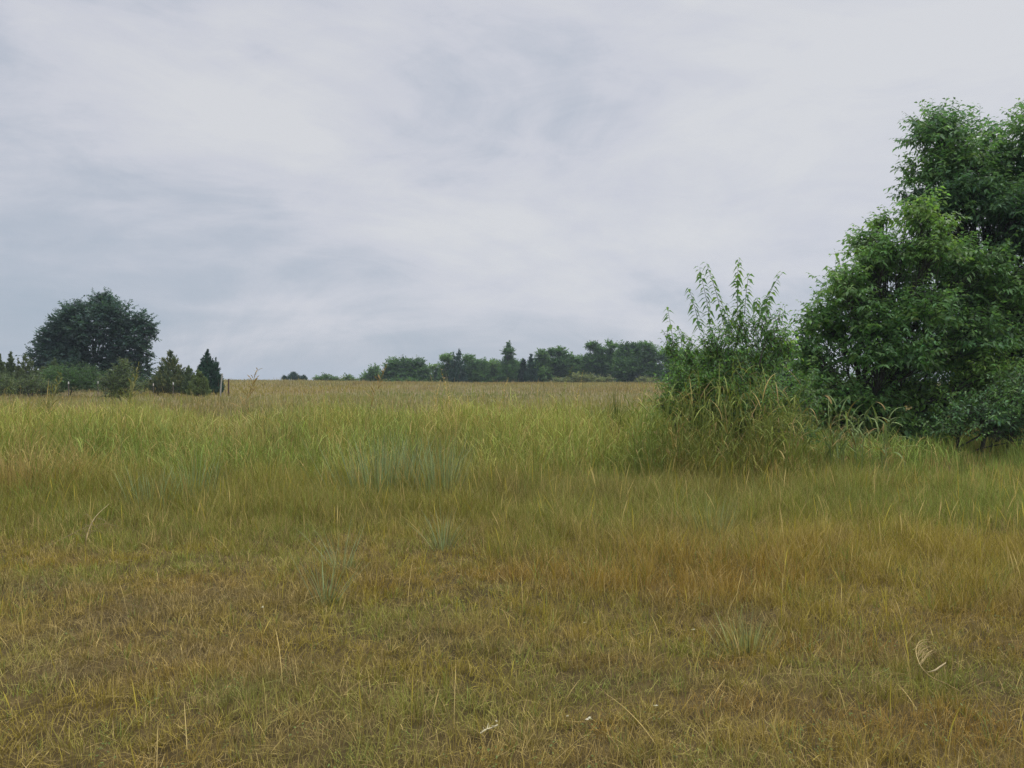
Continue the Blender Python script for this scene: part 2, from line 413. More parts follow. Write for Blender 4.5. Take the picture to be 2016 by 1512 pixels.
def stalks():
    """thin dry flowering stems with pale heads standing out of the short grass"""
    g = Geo(); n = 1500
    x, y = scatter(n, 3.0, 11.5, .4)
    k = (fbm(x*.8, y*.8, 41)+rng.random(n)*.5) > .62; x, y = x[k], y[k]; n = len(x)
    L = np.clip(low_height(x, y)*1.5+rng.uniform(.05, .25, n), .12, .6)
    az = rng.uniform(0, 2*np.pi, n); le = np.abs(rng.normal(size=n))*.18; be = rng.uniform(0, .55, n)
    c = np.where(rng.random((n, 1)) < .55, STRAW*.95, OLIVE*1.25)*(1+.15*rng.normal(size=(n, 1)))
    P = np.stack([x, y, ground(x, y)], -1)
    pr = np.array([.55, .5, .5, .45, .5, 1.5, 1.8, 1.2, .5])
    blades(g, P, L, .0018+.00024*y*rng.uniform(.7, 1.2, n), az, le, be, 8, c*.9, c*1.15, prof=pr)
    n = 260; x, y = scatter(n, 3.0, 8.5, .4)          # broad bent dead blades
    P = np.stack([x, y, ground(x, y)+rng.uniform(.0, .05, n)], -1); c = STRAW*rng.uniform(.7, 1.15, (n, 1))
    blades(g, P, rng.uniform(.12, .4, n), rng.uniform(.003, .006, n), rng.uniform(0, 6.28, n), rng.uniform(.1, 1.2, n), rng.uniform(.2, 1.3, n), 6, c*.9, c)
    o = g.build('dry_grass_stems', M_GRASS)
    tag(o, 'thin straw coloured flowering stems scattered through the short grass', 'grass stems', kind='stuff')
stalks()

def forbs():
    """tiny broad-leaved weeds, seed heads and pale specks among the grass"""
    g = Geo(); n = 1700
    x, y = scatter(n, 2.8, 10.5, .8); per = 9
    ii = np.repeat(np.arange(n), per); m = len(ii)
    keep = (fbm(x*1.4+9, y*1.4+2, 51) > .47)[ii]
    a = rng.uniform(0, 6.28, m); r = rng.uniform(.0, .05, m)
    P = np.stack([x[ii]+r*np.cos(a), y[ii]+r*np.sin(a), ground(x[ii], y[ii])+rng.uniform(.02, .11, m)*(.6+low_height(x[ii], y[ii])*3)], -1)
    D = np.stack([np.cos(a), np.sin(a), rng.uniform(-.2, .6, m)], -1)
    c0 = np.where(rng.random((n, 1)) < .5, GREEN*.9, OLIVE*.8)[ii]*(1+.15*rng.normal(size=(m, 1)))
    L = rng.uniform(.009, .021, m)
    k = keep; leaves(g, P[k], D[k], (np.array([0, 0, 1.])+.4*rng.normal(size=(m, 3)))[k], L[k], L[k]*.5, c0[k])
    o = g.build('low_weeds', M_LEAF)
    tag(o, 'tiny green broad leaved weeds mixed into the short grass', 'weeds', kind='stuff')
forbs()

# ------------------------------------------------------------------ tall grass belt
def tall_h(x, y):
    u = upx(x, y); e = edge(u)
    left = 1.22*smooth((y-e)/4.6)**.85
    left = left*(.55+.86*fbm(x*.9+2, y*.7+9, 61))
    # lower towards the sides and the gap at picture x 500
    left = left*np.interp(u, [0, 250, 430, 640, 760, 1000, 1250, 1330, 1560, 1640, 2600], [1.0, 1.0, .80, .95, 1.0, 1.0, 1.0, 1.1, .85, .38, .36])
    left = left*np.interp(y, [12, 15.5, 19, 23], [1.02, .97, .84, .62])
    return left

def tall_col(x, y):
    u = upx(x, y)
    a = fbm(x*.7+61, y*.5+5, 62)[:, None]; b = fbm(x*1.6+5, y*1.1+61, 63)[:, None]
    c = YG*.55+OLIVE*.45+np.zeros((len(x), 3))
    w = smooth((a-.46)/.12)*.8; c = c*(1-w)+GREEN*1.0*w
    w = smooth((b-.58)/.12)*.6; c = c*(1-w)+TAN*w
    w = smooth((.40-a)/.12)*.6; c = c*(1-w)+YG*1.1*w
    w = (smooth((u-1560)/120)*.8)[:, None]; c = c*(1-w)+(GREEN*1.12+YG*.12)*w
    low = smooth((edge(u)+1.5-y)/1.5)[:, None]*(.75*smooth((1620-u)/60))[:, None]; c = c*(1-low)+(OLIVE*.34+GREEN*.58+BROWN*.1)*low
    for (px, Y, sx, sy, pc, st) in [(30, 10.6, .8, .9, TAN*.95, .95), (130, 10.8, .5, .6, GREEN*.8, .5), (330, 12.5, 1.8, 1.0, GREEN*1.25, .8), (500, 12.2, 1.2, .9, GREEN*1.2, .8), (650, 12.0, .5, .8, YG*1.1, .9),
                                    (1130, 13.2, 1., 1.0, GREEN*1.1, .5), (1080, 11.6, .8, .6, TAN*.9, .6), (1300, 11.6, .8, .5, BROWN*1.1, .8), (940, 12.2, .6, .9, YG, .6), (1000, 15, 2.5, 1.6, YG*1.1, .6),
                                    (250, 16, 4, 2, YG*1.05, .6), (470, 15, 1.2, 2, MAUVE*1.3, .5), (1640, 12.8, .7, 1.2, GREEN*.95, .7), (1950, 14, 3, 3.5, GREEN*1.2+YG*.1, .85)]:
        w = st*np.exp(-(((x-Wx(px, Y))/sx)**2+((y-Y)/sy)**2))[:, None]; c = c*(1-w)+pc*w
    return c

def tall_grass():
    g = Geo(); nt = 8000
    tx, ty = scatter(nt, 8.2, 23.5, 1.1, marg=2.5)
    H = tall_h(tx, ty); k = H > .1; tx, ty, H = tx[k], ty[k], H[k]; nt = len(tx)
    H = H*rng.uniform(.6, 1.15, nt)
    per = rng.integers(18, 40, nt); ii = np.repeat(np.arange(nt), per); n = len(ii)
    off = rng.normal(size=(n, 2))*(.04+.07*rng.random(nt))[ii][:, None]
    x = tx[ii]+off[:, 0]; y = ty[ii]+off[:, 1]
    c = tall_col(tx, ty)*np.clip(1+.24*rng.normal(size=(nt, 1)), .45, 1.7); r = rng.random((nt, 1)); c = np.where(r < .1, TAN*1.1, np.where(r < .16, STRAW*.8, c))
    cb = c[ii]*(1+.26*rng.normal(size=(n, 1))); cb = np.where(rng.random((n, 1)) < .12, STRAW*.95, cb)
    L = H[ii]*rng.uniform(.35, 1.12, n)
    az = np.arctan2(off[:, 1], off[:, 0])+rng.normal(size=n)*.5
    P = np.stack([x, y, ground(x, y)-.01], -1)
    blades(g, P, L, .0045*rng.uniform(.7, 1.6, n)+.00018*y, az, np.abs(rng.normal(size=n))*.14+.02, rng.uniform(0, .75, n)**1.5*1.4, 5, cb*.85, cb*1.0+STRAW*.06)
    # fountain shaped tussocks with wide blades along the front of the belt
    m = 230; tx, ty = scatter(m, 9.8, 15.5, 1.2, marg=2); u = upx(tx, ty); k = (u < 1620) & (tall_h(tx, ty) > .25); tx, ty = tx[k], ty[k]; m = len(tx)
    ii = np.repeat(np.arange(m), 46); n = len(ii); off = rng.normal(size=(n, 2))*.07; a = np.arctan2(off[:, 1], off[:, 0])
    q = rng.random((m, 1)); c = np.where(q < .4, GREEN*1.1, np.where(q < .65, YG*1.1, np.where(q < .82, GREEN*.75+TAN*.1, TAN*1.1)))*(1+.15*rng.normal(size=(m, 1)))
    hh = (tall_h(tx, ty)*.35+rng.uniform(.3, .8, m)); cb = c[ii]*np.clip(1+.28*rng.normal(size=(n, 1)), .4, 1.8)
    P = np.stack([tx[ii]+off[:, 0], ty[ii]+off[:, 1], ground(tx[ii], ty[ii])], -1)
    blades(g, P, hh[ii]*rng.uniform(.6, 1.2, n), rng.uniform(.005, .011, n), a+rng.normal(size=n)*.5, rng.uniform(.02, .4, n), rng.uniform(0, 1.5, n), 6, cb*.88, cb*1.1)
    # leaves that leave the stems higher up and arch over
    n = 62000; x, y = scatter(n, 10.0, 22, 1.0, marg=2.5); H = tall_h(x, y); k = H > .45; x, y, H = x[k], y[k], H[k]; n = len(x)
    c = tall_col(x, y)*(1+.2*rng.normal(size=(n, 1))); r = rng.random((n, 1)); c = np.where(r < .13, STRAW*rng.uniform(.8, 1.2, (n, 1)), np.where(r < .32, c*1.4, c))
    P = np.stack([x, y, ground(x, y)+H*rng.uniform(.15, .85, n)], -1)
    blades(g, P, rng.uniform(.18, .45, n), rng.uniform(.006, .014, n), rng.uniform(0, 6.28, n), rng.uniform(.1, .8, n), rng.uniform(.3, 1.7, n), 5, c, c*1.06)
    o = g.build('tall_grass', M_GRASS)
    tag(o, 'tall yellow green grass belt standing across the middle of the field', 'tall grass', kind='stuff')
tall_grass()

def panicles(g, P, H, az, lean, c, spread=.16, nb=16, thick=.0035, tw=None):
    """open airy seed heads on tall stems"""
    n = len(P)
    pr = np.array([1, .9, .85, .8, .7, .6, .5, .4])
    blades(g, P, H, np.full(n, thick*1.6), az, lean, np.full(n, .22), 8, c*.9, c, prof=pr, twist=.3)
    for k in range(nb):
        f = .66+.33*k/nb
        th = lean+.22*f*.6
        Q = P+np.stack([np.cos(az)*np.sin(th)*H*f, np.sin(az)*np.sin(th)*H*f, np.cos(th)*H*f], -1)
        L = spread*(1.15-.8*k/nb)*rng.uniform(.6, 1.3, n)
        pr2 = np.array([.5, .45, .5, 1.5, .6, 1.7, 1.0])
        blades(g, Q, L, np.full(n, thick*1.25), rng.uniform(0, 6.28, n), rng.uniform(.35, .9, n), rng.uniform(.0, .8, n), 7, c, c*1.05, prof=pr2)

def seed_stalks():
    g = Geo(); n = 620
    x, y = scatter(n, 10.3, 20, .6, marg=2); H = tall_h(x, y); k = (H > .6); x, y, H = x[k], y[k], H[k]; n = len(x)
    u = upx(x, y)
    HH = H*rng.uniform(.95, 1.32, n)+.1
    P = np.stack([x, y, ground(x, y)], -1)
    c = np.where(rng.random((n, 1)) < .5, TAN*1.15, YG*1.1)*(1+.1*rng.normal(size=(n, 1)))
    panicles(g, P, HH, rng.uniform(0, 6.28, n), rng.uniform(.0, .15, n), c, nb=12, spread=.11)
    n = 700; x, y = scatter(n, 10.3, 20, .6, marg=2); H = tall_h(x, y); k = (H > .5); x, y, H = x[k], y[k], H[k]; n = len(x)
    P = np.stack([x, y, ground(x, y)], -1); c = np.where(rng.random((n, 1)) < .6, STRAW*.85, YG*1.2)*(1+.12*rng.normal(size=(n, 1)))
    pr = np.array([.6, .55, .5, .5, .5, .5, 1.1, 1.3, .7])
    blades(g, P, H*rng.uniform(.9, 1.3, n)+.1, np.full(n, .007), rng.uniform(0, 6.28, n), np.abs(rng.normal(size=n))*.08, rng.uniform(0, .35, n), 8, c*.9, c*1.1, prof=pr)
    o = g.build('seed_stalks', M_GRASS)
    tag(o, 'airy seed heads on thin stems rising above the tall grass belt', 'grass seed heads', kind='stuff')
seed_stalks()

# single seed stalks that stand out against the sky and the tree line
SINGLE = [
 (690, 10.8, 1.93, .13, 0.25, .17, TAN*.75, 'tall leaning seed stalk with drooping open head against the sky left of the far trees'),
 (445, 10.8, 1.88, .10, 0.5, .19, TAN*.75, 'tall seed stalk with a wide airy head just right of the fence posts'),
 (232, 11.0, 1.92, .06, 1.2, .22, np.array((.22, .21, .08)), 'branching yellow green stalk in front of the olive shrub below the oak'),
 (905, 12.5, 1.9, .04, 2.9, .07, STRAW*.95, 'pale branching stalk in front of the dark cedar in the far trees'),
 (838, 12.5, 1.72, .02, .3, .06, STRAW*.9, 'slim pale stalk in front of the first dark far tree'),
 (1118, 12.2, 1.87, .02, .4, .05, STRAW*.9, 'single straight straw stalk left of the cane thicket'),
 (1075, 12.2, 1.95, .09, .2, .07, np.array((.22, .22, .08)), 'leaning green stalk in front of the pale round far tree'),
 (960, 12.2, 1.75, .06, .2, .06, STRAW*.85, 'short forked pale stalk in front of the far trees'),
 (60, 11.0, 1.8, .1, .2, .2, np.array((.22, .21, .08)), 'drooping green stalk at the far left in front of the pointed cedars'),
]
for (px, Y, H, le, az, sp, c, lab) in SINGLE:
    x = Wx(px, Y); z = float(ground(x, Y)); g = Geo()
    panicles(g, np.array([[x, Y, z]]), np.array([H-z]), np.array([az]), np.array([le]), np.array([c]), spread=sp, nb=34, thick=.009)
    n = 4; zz = rng.uniform(.3, .7, n)*(H-z)
    P = np.stack([x+np.cos(az)*math.sin(le)*zz, Y+np.sin(az)*math.sin(le)*zz, z+zz], -1)
    blades(g, P, rng.uniform(.2, .35, n), np.full(n, .007), rng.uniform(0, 6.28, n), rng.uniform(.2, .6, n), rng.uniform(.5, 1.6, n), 6, np.tile(c*1.1, (n, 1)), np.tile(c*1.2, (n, 1)))
    o = g.build('seed_stalk', M_GRASS, origin=(x, Y, z)); o.location = (x, Y, z)
    tag(o, lab, 'grass stalk', 'single tall stalks above the grass belt')

# ------------------------------------------------------------------ separate clumps
def clump(name, label, x, y, n, h, rad, c, wd=.006, lean=.12, bend=.4, group=None, cat='grass clump', dead=.1, K=6):
    g = Geo(); z = float(ground(x, y))
    off = rng.normal(size=(n, 2))*np.array([rad, rad*.6]); a = np.arctan2(off[:, 1], off[:, 0])
    P = np.stack([off[:, 0], off[:, 1], np.zeros(n)-.01], -1)
    rr = np.hypot(off[:, 0], off[:, 1])/rad
    cc = np.tile(c, (n, 1))*np.clip(1+.32*rng.normal(size=(n, 1)), .35, 1.9); cc = np.where(rng.random((n, 1)) < dead, STRAW*.85, cc)
    blades(g, P, h*rng.uniform(.55, 1.1, n), wd*rng.uniform(.7, 1.3, n), a+rng.normal(size=n)*.4, lean*rr+np.abs(rng.normal(size=n))*.06, bend*rng.uniform(0, 1, n)**1.5, K, cc*.9, cc*1.06)
    o = g.build(name, M_GRASS); o.location = (x, y, z)
    return tag(o, label, cat, group)
G1 = 'blue green grass clumps'
BG = BLUE
for (px, Y, n, h, rad, lab) in [
 (748, 10.6, 230, 1.0, .26, 'broad blue green grass clump in the middle of the field, left of a narrower one'),
 (805, 10.9, 150, 1.0, .2, 'blue green grass clump between a broader one and a narrow upright one'),
 (868, 10.3, 190, .98, .13, 'narrow upright blue green grass clump right of the broad one'),
 (385, 10.2, 90, .8, .16, 'grey green grass clump in the left part of the tall belt'),
 (300, 9.9, 90, .62, .22, 'low grey green grass clump left of a taller one near the dry edge'),
 (640, 5.75, 46, .5, .035, 'loose splayed blue green tuft in short grass nearest the viewer'),
 (672, 6.6, 40, .52, .035, 'thin upright blue green tuft behind the splayed one'),
 (872, 7.5, 60, .5, .04, 'small blue green tuft below the narrow upright clump'),
 (1405, 8.2, 110, .5, .14, 'grey green tuft in the brown grass in front of the cane thicket'),
 (1475, 4.75, 120, .26, .10, 'low grey green mounded tuft right of centre near a rusty patch')]:
    small = Y < 9
    clump('grass_clump', lab, Wx(px, Y), Y, n, h, rad, BG if px < 900 else BG*.7+OLIVE*.3, wd=.009 if not small else .0055, lean=.16 if not small else .28, bend=.35 if not small else .5, group=G1, dead=.16)
clump('weed_clump', 'small dark weedy clump with upright stalks in front of the far trees', Wx(1214, 17), 17., 260, 1.55, .12, GREEN*.7, wd=.012, lean=.15, bend=.3, cat='weed clump')
clump('dry_bunch_grass', 'tan dry bunch of grass at the left edge of the tall belt', Wx(35, 10.4), 10.4, 700, .95, .5, TAN*1.0, wd=.006, lean=.3, bend=.9, cat='grass clump', dead=.25)

def canes(name, label, spots, hrange, cc, kind=None, cat='cane grass', leafw=.024, group=None, nl=(5, 9), leafl=(.35, .75)):
    g = Geo(); spots = np.array(spots); n = len(spots); x, y = spots[:, 0], spots[:, 1]
    z = ground(x, y); H = rng.uniform(*hrange, n)*(spots[:, 2] if spots.shape[1] > 2 else 1)
    az = rng.uniform(0, 6.28, n); le = np.abs(rng.normal(size=n))*.1; c = np.array(cc)*(1+.12*rng.normal(size=(n, 1)))
    P = np.stack([x, y, z-.02], -1)
    pr = np.array([1, 1, .95, .9, .85, .7, .5])
    blades(g, P, H, np.full(n, .010), az, le, np.full(n, .12), 7, c*.85, c, prof=pr, twist=2)
    k = rng.integers(nl[0], nl[1], n); ii = np.repeat(np.arange(n), k); m = len(ii)
    f = rng.uniform(.25, 1.0, m)
    Q = P[ii]+np.stack([np.cos(az[ii])*np.sin(le[ii]+.04)*H[ii]*f, np.sin(az[ii])*np.sin(le[ii]+.04)*H[ii]*f, np.cos(le[ii]+.05)*H[ii]*f], -1)
    c2 = c[ii]*(1+.15*rng.normal(size=(m, 1))); r = rng.random((m, 1)); c2 = np.where(r < .07, STRAW*.9, np.where(r < .16, c2*1.5, np.where(r > .88, (BROWN*.6+TAN*.4)+c2*0, c2*.95)))
    pr = np.array([.5, .9, 1, 1, .9, .75, .55, .3])
    blades(g, Q, rng.uniform(*leafl, m)*rng.uniform(.5, 1.1, m), leafw*rng.uniform(.35, 1.25, m), rng.uniform(0, 6.28, m), rng.uniform(.1, 1.0, m), rng.uniform(.3, 2.6, m), 8, c2, c2*1.08, prof=pr, twist=.5)
    o0 = (float(x.mean()), float(y.mean()), float(z.mean()))
    o = g.build(name, M_GRASS, origin=o0); o.location = o0
    return tag(o, label, cat, group, kind)

sp = []
for k in range(230):
    px = rng.uniform(1275, 1600); Y = rng.uniform(11.4, 13.3)
    top = np.interp(px, [1270, 1300, 1400, 1480, 1540, 1580, 1620], [.6, .8, .86, .95, .85, .6, .45]); sp.append((Wx(px, Y), Y, top))
canes('cane_thicket', 'thicket of tall broad bladed cane grass left of the right hand trees', sp, (1.15, 2.05), np.array((.185, .215, .055)), kind='stuff', nl=(4, 8), leafw=.0145)
sp = [(Wx(rng.uniform(1255, 1300), 12), rng.uniform(11.5, 12.7), 1.) for k in range(60)]
canes('cane_thicket_edge', 'slender yellow green canes at the left edge of the thicket', sp, (.9, 1.6), GREEN*.5+YG*.4, kind='stuff', leafw=.014, leafl=(.2, .45))
for (px, w, nn, lab) in [(1625, 22, 15, 'arching cane grass clump in front of the dark tree skirt, next to the thicket'), (1668, 20, 13, 'middle arching cane grass clump in front of the dark tree skirt'),
                         (1722, 16, 12, 'rightmost arching cane grass clump in front of the dark tree skirt')]:
    canes('cane_clump', lab, [(Wx(rng.normal(px, w*.6), 14), 13.6+rng.normal()*.15) for _ in range(nn)], (.85, 1.25), np.array((.20, .26, .10)), leafw=.028, group='arching cane clumps', nl=(3, 6), leafl=(.4, .7))

# ------------------------------------------------------------------ far meadow
def meadow():
    g = Geo(); n = 150000
    x, y = scatter(n, 21, 172, 1.75, marg=6, slope=.69)
    a = fbm(x*.05+9, y*.05+9, 71)[:, None]; b = fbm(x*.22+3, y*.12+2, 72)[:, None]
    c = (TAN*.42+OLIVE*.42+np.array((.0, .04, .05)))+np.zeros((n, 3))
    w = smooth((a-.55)/.1)*.5; c = c*(1-w)+OLIVE*w
    w = smooth((b-.56)/.12)*.5; c = c*(1-w)+(RUST*.35+MAUVE*.75)*w
    for (px, Y, sx, sy, pc, st) in [(570, 36, 4, 3.5, GREEN*1.1, .8), (910, 60, 7, 7, GREEN*.9, .9), (720, 50, 10, 8, GREEN, .4), (300, 45, 12, 8, YG*.8, .5), (1100, 32, 10, 8, YG*.9, .5), (480, 40, 9, 8, MAUVE*1.2, .5)]:
        w = st*np.exp(-(((x-Wx(px, Y))/sx)**2+((y-Y)/sy)**2))[:, None]; c = c*(1-w)+pc*w
    c = c*(1+.16*rng.normal(size=(n, 1)))*(.75+.5*fbm(x*.09+7, y*.07+2, 79)[:, None]); c = np.where(rng.random((n, 1)) < .12, STRAW*.8, c)
    P = np.stack([x, y, ground(x, y)-.02], -1)
    hh = (.22+.3*b[:, 0])*rng.uniform(.6, 1.25, n)
    hh = np.where(rng.random(n) < .03, hh*rng.uniform(1.4, 2.3, n), hh)*(.6+.8*fbm(x*.12+1, y*.08+4, 77))
    blades(g, P, hh, y*.00055*rng.uniform(.6, 1.5, n)+.004, rng.uniform(0, 6.28, n), np.abs(rng.normal(size=n))*.2, rng.uniform(0, .8, n), 3, c*.92, c)
    o = g.build('meadow_grass', M_GRASS); tag(o, 'tan meadow grass spreading back to the low hill and far trees', 'meadow', kind='stuff')
meadow()

# ------------------------------------------------------------------ right hand trees
D1 = [(.13, .25, .10), (.15, .28, .105), (.115, .225, .105), (.18, .31, .095)]  # green leaf tones, blue raised to put bluish haze into the colour
DK = [(.10, .185, .12), (.115, .205, .12), (.105, .195, .105)]  # darker leaf tones, with bluish haze painted in through extra blue
LG = [(.155, .285, .088), (.19, .32, .092), (.14, .26, .092), (.235, .365, .085)]
x, Y = Wx(1965, 19.5), 19.5
broad_tree('broadleaf_tree', 'tallest green tree at the right edge with two trunks rising beyond the frame top', x, Y, px_lobes(x, Y, 19.5, [
    (1818, 272, 52, 48), (1850, 250, 45, 40), (1825, 345, 58, 50), (1870, 320, 60, 55), (1828, 420, 52, 42), (1855, 390, 60, 45, -.8), (1800, 385, 30, 26), (1930, 300, 75, 70), (2020, 290, 80, 75), (2110, 330, 110, 110), (1950, 400, 80, 70),
    (2050, 430, 95, 90), (1925, 500, 80, 65), (2060, 560, 100, 80), (2170, 500, 130, 130), (1900, 600, 70, 55), (2120, 680, 120, 100), (1850, 500, 50, 40), (2040, 680, 60, 50), (1880, 560, 55, 45), (1985, 500, 65, 50), (1990, 590, 70, 60), (1960, 660, 70, 55), (1890, 460, 55, 40), (1985, 350, 60, 50), (2000, 740, 70, 50), (1890, 700, 60, 50), (1930, 435, 65, 45, -1.3), (1995, 425, 60, 50, -1.3), (1975, 480, 60, 40, -1.5), (1870, 400, 45, 40, -.8)], jitter=1.0),
    D1+DK, ll=.19, twigs=150, m=11, tl=.58, trunk_r=.13, trunks=[(-.05, 0), (.35, .3)], dens=1.05, trunk_top=.75, fill=.4)
x, Y = Wx(1735, 17.6), 17.6
broad_tree('broadleaf_tree', 'bushy bright green tree sloping down to the left in front of the tallest tree', x, Y, px_lobes(x, Y, 17.6, [
    (1745, 470, 40, 40), (1795, 445, 45, 45), (1700, 515, 40, 40), (1765, 530, 60, 50), (1640, 575, 42, 42), (1700, 590, 60, 50), (1830, 590, 75, 60), (1780, 620, 75, 55), (1650, 650, 62, 50),
    (1720, 700, 85, 60), (1840, 700, 90, 65), (1620, 725, 60, 50), (1900, 660, 60, 55), (1760, 770, 80, 45), (1680, 790, 75, 40), (1590, 770, 50, 50), (1870, 780, 80, 45), (1590, 690, 35, 40), (1860, 510, 60, 50), (1800, 500, 55, 40), (1900, 580, 55, 45), (1920, 520, 60, 50), (1975, 580, 65, 50), (1970, 660, 65, 50), (1930, 740, 70, 50), (1700, 640, 60, 45), (1620, 830, 60, 35), (1720, 840, 70, 35), (1810, 840, 70, 35), (1740, 430, 22, 22), (1725, 470, 30, 25), (1670, 545, 45, 40), (1735, 505, 45, 40), (1625, 620, 42, 42), (1790, 415, 30, 26)], jitter=.8),
    LG+D1[:2], ll=.18, twigs=150, m=11, tl=.5, trunk_r=.09, trunks=[(0, 0), (.3, .2), (-.3, .1)], dens=1.1, fill=.38)
x, Y = Wx(1930, 16.2), 16.2
broad_tree('understory_shrub', 'dark leafy shrub at the foot of the right hand trees by the frame edge', x, Y, px_lobes(x, Y, 16.2, [
    (1900, 810, 70, 40), (1960, 780, 60, 40), (2030, 760, 70, 60), (1860, 840, 60, 30), (1950, 830, 70, 30), (2060, 820, 60, 40), (2010, 850, 60, 25), (2110, 850, 60, 35), (1990, 800, 50, 40)], jitter=.4),
    D1+DK, ll=.12, twigs=130, m=10, tl=.4, trunk_r=.05, trunks=[(0, 0), (.4, 0), (-.4, 0)], cat='shrub', fill=.4)
x, Y = Wx(2060, 25), 25.0
broad_tree('broadleaf_tree', 'dark tree standing behind the right hand trees, seen through their gaps', x, Y, [(-3.5, 0, 1.4, 1.6, 1.3), (-1.6, 0, 1.6, 1.5, 1.4), (.2, 0, 1.8, 1.8, 1.6), (-2.5, 0, 3.2, 1.5, 1.3), (-.5, 0, 3.8, 1.8, 1.5), (1.8, 0, 3.4, 1.8, 1.5), (2.2, 0, 1.5, 1.6, 1.4), (-5, .3, 1.2, 1.3, 1.1), (4.5, 0, 1.4, 1.8, 1.4), (0, -.5, .8, 1.8, .9), (-2.8, -.5, .7, 1.6, .8), (3, -.5, .7, 1.8, .8), (4.5, 0, 3.5, 1.8, 1.6)],
    DK, ll=.24, twigs=90, m=9, tl=.7, trunk_r=.15)
x, Y = Wx(1592, 31), 31.0
cedar('cedar_tree', 'small pointed cedar tip showing behind the left slope of the right hand trees', x, Y, [(0, 0, Wz(622, 31)-float(ground(x, Y)), 1.3), (-.8, 0, 3.0, .9)], (.03, .055, .032), size=.2, n=5000)

# sapling with long upright shoots
def sapling():
    Y = 14.2; x = Wx(1445, Y); z0 = float(ground(x, Y))
    e = empty('sapling', (x, Y, z0), 'young mulberry like sapling with long upright leafy shoots against the sky', 'sapling')
    g = Geo(); w = Geo(); s = Y/F
    lb = px_lobes(x, Y, Y, [(1400, 675, 34, 36), (1455, 650, 36, 36), (1510, 650, 34, 36), (1350, 700, 22, 28), (1430, 710, 60, 40), (1510, 700, 45, 45), (1380, 735, 50, 45), (1470, 760, 70, 45), (1545, 680, 26, 30), (1335, 740, 30, 40), (1325, 680, 16, 30), (1400, 790, 60, 40)], jitter=.35)
    pal = np.array(LG+D1[:2]); S = []; D = []; C = []
    for (dx, dy, z, rx, rz) in lb:
        n = int(130*(rx*rx+rx*rz)/.5)+8
        d = unit(rng.normal(size=(n, 3))); r = rng.uniform(.2, 1.02, n)**.6
        q = np.array([dx, dy, z])+d*r[:, None]*np.array([rx, rx, rz]); dd = unit(d*.5+np.array([0, 0, .7])+.35*rng.normal(size=(n, 3)))
        S.append(q-dd*.18); D.append(dd); C.append(pal[rng.integers(len(pal), size=n)])
        p = curve_pts(np.array([[dx*.2, 0, z*.25]]), np.array([[dx, dy, z]]), np.array([.04]), 5, .03)
        tubes(w, p, np.linspace(.03, .01, 6)[None], np.array((.13, .12, .09)), 5)
    S = np.concatenate(S); D = np.concatenate(D); C = np.concatenate(C)
    sprays(g, w, S, D, .42*rng.uniform(.7, 1.2, len(S)), 8, .12, C, curv=.12, hang=.8, droop=.35, wr=.42)
    # upright shoots: base (px,py) -> tip (px,py)
    for (bx, by, tx, ty, m) in [(1330, 700, 1316, 600, 15), (1340, 690, 1330, 640, 8), (1375, 650, 1357, 563, 17), (1395, 640, 1379, 520, 22), (1425, 640, 1394, 511, 26), (1452, 620, 1457, 504, 24), (1462, 620, 1470, 538, 16),
                                (1500, 640, 1545, 530, 22), (1440, 650, 1428, 595, 10), (1490, 610, 1495, 582, 8), (1515, 610, 1512, 580, 8), (1530, 680, 1547, 635, 9), (1360, 680, 1345, 650, 8)]:
        m = int(m*1.55)
        a = np.array([Wx(bx, Y)-x, rng.uniform(-.2, .2), Wz(by, Y)-z0]); b = np.array([Wx(tx, Y)-x, rng.uniform(-.25, .25), Wz(ty, Y)-z0])
        bow = np.array([(tx-bx)*s*-.12, 0, 0])
        t = np.linspace(0, 1, 9)[:, None]; p = a*(1-t)+b*t+bow*np.sin(np.pi*t); p[-1] += np.array([.03, 0, -.03])
        tubes(w, p[None], np.linspace(.008, .003, 9)[None], np.array((.10, .13, .06)), 4)
        tt = (np.arange(m)+.5)/m; P = a*(1-tt[:, None])+b*tt[:, None]+bow*np.sin(np.pi*tt[:, None])
        az = np.where(np.arange(m) % 2 == 0, 0, np.pi)+rng.normal(size=m)*.8
        LD = np.stack([np.cos(az)*.8, np.sin(az)*.8, .3-rng.uniform(.1, 1.05, m)], -1)
        Lf = .16*rng.uniform(.75, 1.15, m)*(1-.3*tt**2)
        leaves(g, P, LD, np.stack([-np.cos(az)*.2, -np.sin(az)*.2+.3*rng.normal(size=m), np.ones(m)], -1), Lf, Lf*.52, pal[rng.integers(len(pal), size=m)]*.9, droop=.5)
    w.build('trunk', M_BARK, e, smooth_shade=True); g.build('crown', M_LEAF, e)
sapling()
x, Y = Wx(1390, 13.6), 13.6
broad_tree('weedy_bush', 'leafy green bush tangled with cane grass beneath the sapling', x, Y, px_lobes(x, Y, 13.6, [
    (1330, 760, 35, 40), (1380, 740, 45, 35), (1350, 810, 50, 45), (1430, 780, 50, 45), (1300, 800, 30, 45), (1480, 800, 60, 50), (1560, 780, 45, 50), (1420, 850, 80, 45), (1550, 850, 60, 40)], jitter=.35),
    [(.105, .21, .05), (.125, .24, .055), (.09, .18, .05), (.16, .25, .055)], ll=.085, twigs=420, m=10, tl=.3, trunk_r=.03, cat='bush', fill=.5, trunks=[(0, 0), (.5, 0), (-.4, 0)], twr=.004)

